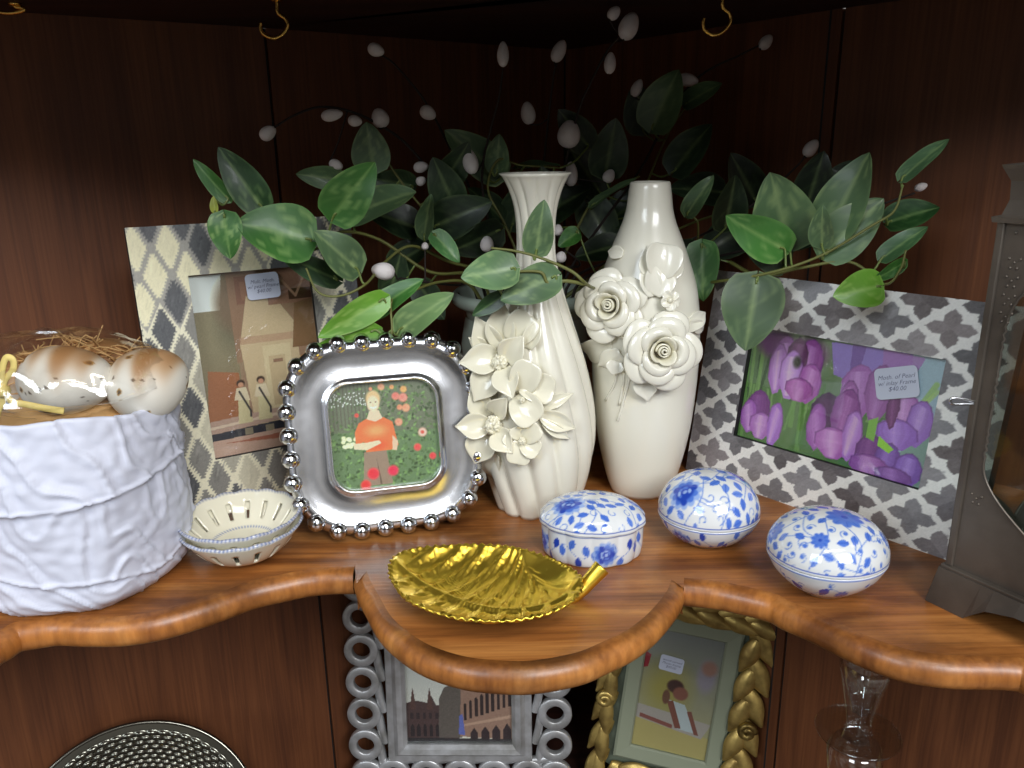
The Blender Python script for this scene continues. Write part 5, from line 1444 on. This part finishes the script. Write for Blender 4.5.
    Lf = [
        ((228, 199), (192, 159), 17, .600, .60, GRN, .25, .5), ((262, 208), (218, 147), 34, .605, .60, DARK, .35, .2), ((224, 214), (230, 259), 31, .588, .585, GRN, .7, 0),
        ((311, 240), (236, 222), 56, .60, .585, GRN, .55, 0), ((333, 217), (374, 163), 44, .60, .59, GRN, .45, 0), ((374, 170), (366, 122), 36, .68, .68, GREY, .35, 0),
        ((342, 180), (296, 174), 22, .68, .67, GREY, .2, .4), ((352, 214), (414, 190), 38, .66, .64, GREY, .35, .3), ((358, 270), (315, 231), 38, .60, .585, GREY, .4, 0),
        ((338, 280), (278, 253), 24, .62, .60, DARK, .2, .4), ((384, 299), (318, 338), 27, .59, .575, BRT, .45, .3), ((399, 330), (452, 293), 31, .590, .575, (120, 156, 96), .45, 0),
        ((372, 313), (422, 278), 26, .60, .60, GRN, .3, .3), ((376, 330), (309, 353), 21, .585, .58, BRT, .5, .4), ((390, 348), (352, 318), 22, .588, .59, (110, 150, 80), .4, .5),
        ((434, 234), (460, 262), 20, .66, .655, (84, 140, 76), .3, .2), ((424, 237), (430, 194), 22, .68, .68, GREY, .3, .5), ((413, 186), (372, 178), 26, .71, .70, DARK, .1, .2),
        ((502, 175), (445, 130), 36, .73, .72, (92, 124, 84), .45, .2), ((652, 128), (678, 69), 42, .78, .77, GREY, .2, .2), ((685, 104), (722, 82), 24, .78, .77, GREY, .2, .3),
        ((687, 214), (713, 175), 21, .69, .68, GREY, .35, .3), ((592, 205), (636, 176), 14, .75, .75, GREY, .1, .9), ((515, 168), (560, 163), 20, .75, .74, GREY, .1, .8),
        ((536, 253), (544, 200), 29, .553, .55, GREY, .35, 0), ((515, 268), (461, 277), 37, .553, .548, (100, 138, 88), .45, 0), ((556, 276), (500, 300), 36, .553, .552, GREY, .4, 0),
        ((503, 296), (472, 316), 17, .57, .57, DARK, .2, .3), ((578, 232), (558, 246), 18, .68, .68, GRN, .2, 0), ((497, 172), (499, 134), 24, .715, .71, GREY, .35, .2),
        ((702, 244), (703, 301), 32, .66, .645, GRN, .4, 0), ((790, 247), (771, 174), 60, .615, .60, GREY, .40, .1), ((785, 250), (727, 217), 40, .61, .60, (78, 140, 60), .35, .5),
        ((786, 264), (744, 243), 32, .64, .635, (72, 88, 70), .15, .2), ((825, 240), (868, 152), 48, .605, .595, GREY, .40, .1), ((824, 253), (884, 198), 46, .595, .59, GREY, .45, 0),
        ((822, 246), (822, 206), 24, .59, .585, GREY, .35, .2), ((902, 178), (949, 137), 21, .575, .57, (86, 122, 82), .3, .4), ((888, 222), (940, 206), 34, .60, .59, DARK, .15, .2),
        ((882, 258), (928, 225), 22, .58, .575, (70, 108, 66), .2, .5), ((880, 286), (834, 296), 36, .560, .555, BRT, .45, 0), ((757, 278), (745, 351), 56, .605, .598, (84, 108, 76), .20, 0),
        ((834, 190), (853, 160), 26, .72, .72, DARK, .1, 0), ((215, 212), (213, 196), 8, .59, .59, (170, 178, 70), .2, .6), ((905, 262), (872, 282), 14, .565, .56, GRN, .2, .6)]
    for (b, tp, w, Yb, Yt, col, var, roll) in Lf: leaf(b, tp, w, Yb, Yt, col, var, roll)
    # foliage in the dim middle of the plant, its shade put into darker greens
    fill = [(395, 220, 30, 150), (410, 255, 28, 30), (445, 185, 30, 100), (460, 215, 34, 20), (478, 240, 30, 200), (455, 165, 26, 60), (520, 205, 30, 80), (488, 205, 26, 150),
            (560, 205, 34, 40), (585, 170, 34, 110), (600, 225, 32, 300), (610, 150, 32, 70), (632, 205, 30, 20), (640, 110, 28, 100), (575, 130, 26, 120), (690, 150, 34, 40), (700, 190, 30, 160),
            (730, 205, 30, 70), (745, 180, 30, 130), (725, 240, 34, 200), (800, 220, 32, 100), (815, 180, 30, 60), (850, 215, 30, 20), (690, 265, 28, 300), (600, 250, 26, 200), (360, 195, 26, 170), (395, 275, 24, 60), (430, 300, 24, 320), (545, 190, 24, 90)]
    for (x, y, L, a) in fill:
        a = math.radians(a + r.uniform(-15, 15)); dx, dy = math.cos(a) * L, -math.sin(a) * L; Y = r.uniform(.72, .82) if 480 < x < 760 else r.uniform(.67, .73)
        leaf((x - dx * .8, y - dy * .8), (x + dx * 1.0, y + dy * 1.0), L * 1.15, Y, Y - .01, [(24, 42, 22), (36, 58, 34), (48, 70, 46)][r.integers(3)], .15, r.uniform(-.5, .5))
plant()

# ---- budded twigs standing in the plant pot
def twig(label, start, pts, pods, rad=.0013):
    o = np.array([PP[0] + start[0], PP[1] + start[1], .118]); t = thing('budded_twig', label, 'twig', o, group='dark twigs with white buds')
    P = [o, o + np.array([start[0] * .4, 0, .05])] + [at(x, y, Y) for x, y, Y in pts]
    ln = smoothline(P, 7); V, Fc = tubeVF(ln - o, np.linspace(rad * 1.2, rad * .6, len(ln)), 6); mesh('twig_stem', V, Fc, M_TWIG, t)
    for (x, y, w, h, ang, Y) in pods:
        if w > h: w, h = h, w
        c = at(x, y, Y); s = depth(c) / F; a = math.radians(ang)
        zx = RT * math.sin(a) - DN * math.cos(a); zx = zx / np.linalg.norm(zx); xx = np.cross(zx, FW); xx /= np.linalg.norm(xx); yy = np.cross(zx, xx)
        M = np.stack([xx, yy, zx], 1)
        V, Fc = sphereVF(c - o, 1, 20, 14, (w * s / 2.2, w * s / 2.2, h * s / 2.1), M, egg=.16); mesh('bud', V, Fc, M_POD, t)
        k = np.linalg.norm(ln - c, axis=1).argmin(); e = c - zx * h * s * .46
        if np.linalg.norm(ln[k] - e) > .003 and np.linalg.norm(ln[k] - e) < .09:
            V, Fc = tubeVF(smoothline([ln[k], (ln[k] + e) / 2 + np.array([0, 0, -.003]), e, e + zx * .002], 4) - o, rad * .55, 5); mesh('side_shoot', V, Fc, M_TWIG, t)
twig('upright dark twig left of the fluted vase mouth, one white bud at its tip', (-.015, .0), [(484, 200, .72), (483, 164, .71), (490, 132, .70), (499, 97, .69), (503, 68, .69)], [(503, 54, 13, 27, 0, .69), (470, 161, 17, 28, -14, .70)])
twig('thick dark twig leaning right behind both vases, two white buds at its top', (.012, .01), [(560, 190, .75), (577, 116, .73), (592, 80, .72), (608, 50, .71), (622, 35, .70)], [(629, 26, 21, 30, 22, .70), (614, 13, 16, 13, 40, .70), (610, 63, 13, 23, 5, .71), (569, 134, 25, 29, 8, .735)])
twig('dark twig arching left to the side panel, its last white bud the furthest left', (-.03, .0), [(440, 190, .71), (412, 150, .70), (385, 128, .69), (352, 112, .68), (321, 107, .67), (295, 115, .66), (275, 127, .655)], [(268, 133, 15, 19, 55, .655), (332, 115, 23, 13, 80, .67), (355, 121, 15, 12, 100, .68), (380, 118, 19, 21, -20, .69), (421, 167, 16, 12, 80, .70), (421, 181, 11, 10, 60, .70), (336, 165, 15, 12, 110, .68)])
twig('dark twig rising to upper left, small white bud near the top board', (-.02, .02), [(470, 190, .76), (446, 140, .74), (424, 100, .72), (396, 66, .70), (383, 56, .69)], [(376, 50, 18, 14, 110, .69), (428, 113, 18, 15, 120, .72)])
twig('dark twig reaching to upper right, its end bud highest on the right', (.03, .01), [(640, 170, .80), (668, 115, .80), (700, 76, .79), (740, 55, .78), (760, 45, .78)], [(766, 42, 13, 18, 40, .78), (654, 91, 12, 17, 15, .79), (637, 88, 12, 20, 25, .79), (688, 80, 22, 14, 100, .79)])
twig('dark twig low on the right, white buds above the tulip photo frame', (.035, -.01), [(690, 240, .76), (752, 205, .74), (795, 168, .72), (807, 153, .72)], [(811, 148, 14, 21, 38, .72)])
twig('dark twig low on the right reaching furthest towards the lantern', (.04, -.02), [(700, 260, .72), (800, 235, .66), (880, 205, .62), (915, 193, .61)], [(921, 187, 14, 9, 70, .61)])
twig('short dark twig behind the fluted vase neck, white buds round the vase mouth', (.005, .02), [(540, 210, .77), (545, 150, .76), (553, 80, .75), (557, 62, .75)], [(559, 51, 15, 25, 25, .75), (528, 113, 16, 24, -8, .76), (571, 174, 15, 26, 0, .76), (609, 176, 13, 15, 30, .76)])
twig('low dark twig curving left, its big white bud over the beaded silver frame', (-.035, -.02), [(460, 285, .69), (425, 282, .65), (400, 278, .63)], [(383, 271, 25, 19, -80, .62), (487, 244, 15, 17, 0, .68), (425, 246, 8, 8, 0, .66)])
twig('short dark twig between the vases, small dim buds', (.02, -.01), [(580, 265, .70), (565, 250, .69)], [(558, 230, 11, 12, 0, .69), (561, 257, 12, 12, 20, .68)])

# ================================================================== LIGHT
def area(name, loc, target, sx, sy, power, col):
    l = bpy.data.lights.new(name, 'AREA'); l.shape = 'RECTANGLE'; l.size = sx; l.size_y = sy; l.energy = power; l.color = col
    o = bpy.data.objects.new(name, l); COL.objects.link(o); o.location = loc
    d = Vector(target) - Vector(loc); o.rotation_euler = d.to_track_quat('-Z', 'Y').to_euler(); return o
area('shop_window', (-1.5, -1.8, 1.6), (0, .6, 0), 1.1, 1.2, 40, (.84, .92, 1.0))
area('shop_window', (1.1, -1.9, 1.8), (0, .6, 0), 1.3, 1.2, 80, (.95, .97, 1.0))
area('ceiling_lamp', (.3, -.7, 2.0), (0, .4, 0), 1.2, .25, 12, (1.0, .90, .76))
W = bpy.data.worlds.new('world'); SC.world = W; W.use_nodes = True
nt = W.node_tree; bg = nt.nodes['Background']; tc = nt.nodes.new('ShaderNodeTexCoord'); nz = nt.nodes.new('ShaderNodeTexNoise'); nz.inputs['Scale'].default_value = 2.2; nz.inputs['Detail'].default_value = 3
rp = nt.nodes.new('ShaderNodeValToRGB'); rp.color_ramp.elements[0].position = .40; rp.color_ramp.elements[0].color = (.05, .045, .045, 1); rp.color_ramp.elements[1].position = .62; rp.color_ramp.elements[1].color = (.75, .72, .68, 1)
nt.links.new(tc.outputs['Generated'], nz.inputs['Vector']); nt.links.new(nz.outputs['Fac'], rp.inputs['Fac']); nt.links.new(rp.outputs[0], bg.inputs['Color']); bg.inputs['Strength'].default_value = .55
SC.view_settings.view_transform = 'Standard'; SC.view_settings.look = 'None'; SC.view_settings.gamma = 1; SC.view_settings.use_curve_mapping = False
SC.view_settings.exposure = 0.0
SC.cycles.max_bounces = 8; SC.cycles.transparent_max_bounces = 64; SC.cycles.caustics_reflective = False; SC.cycles.caustics_refractive = False
SC.cycles.use_denoising = True
SC.cycles.sample_clamp_indirect = 4
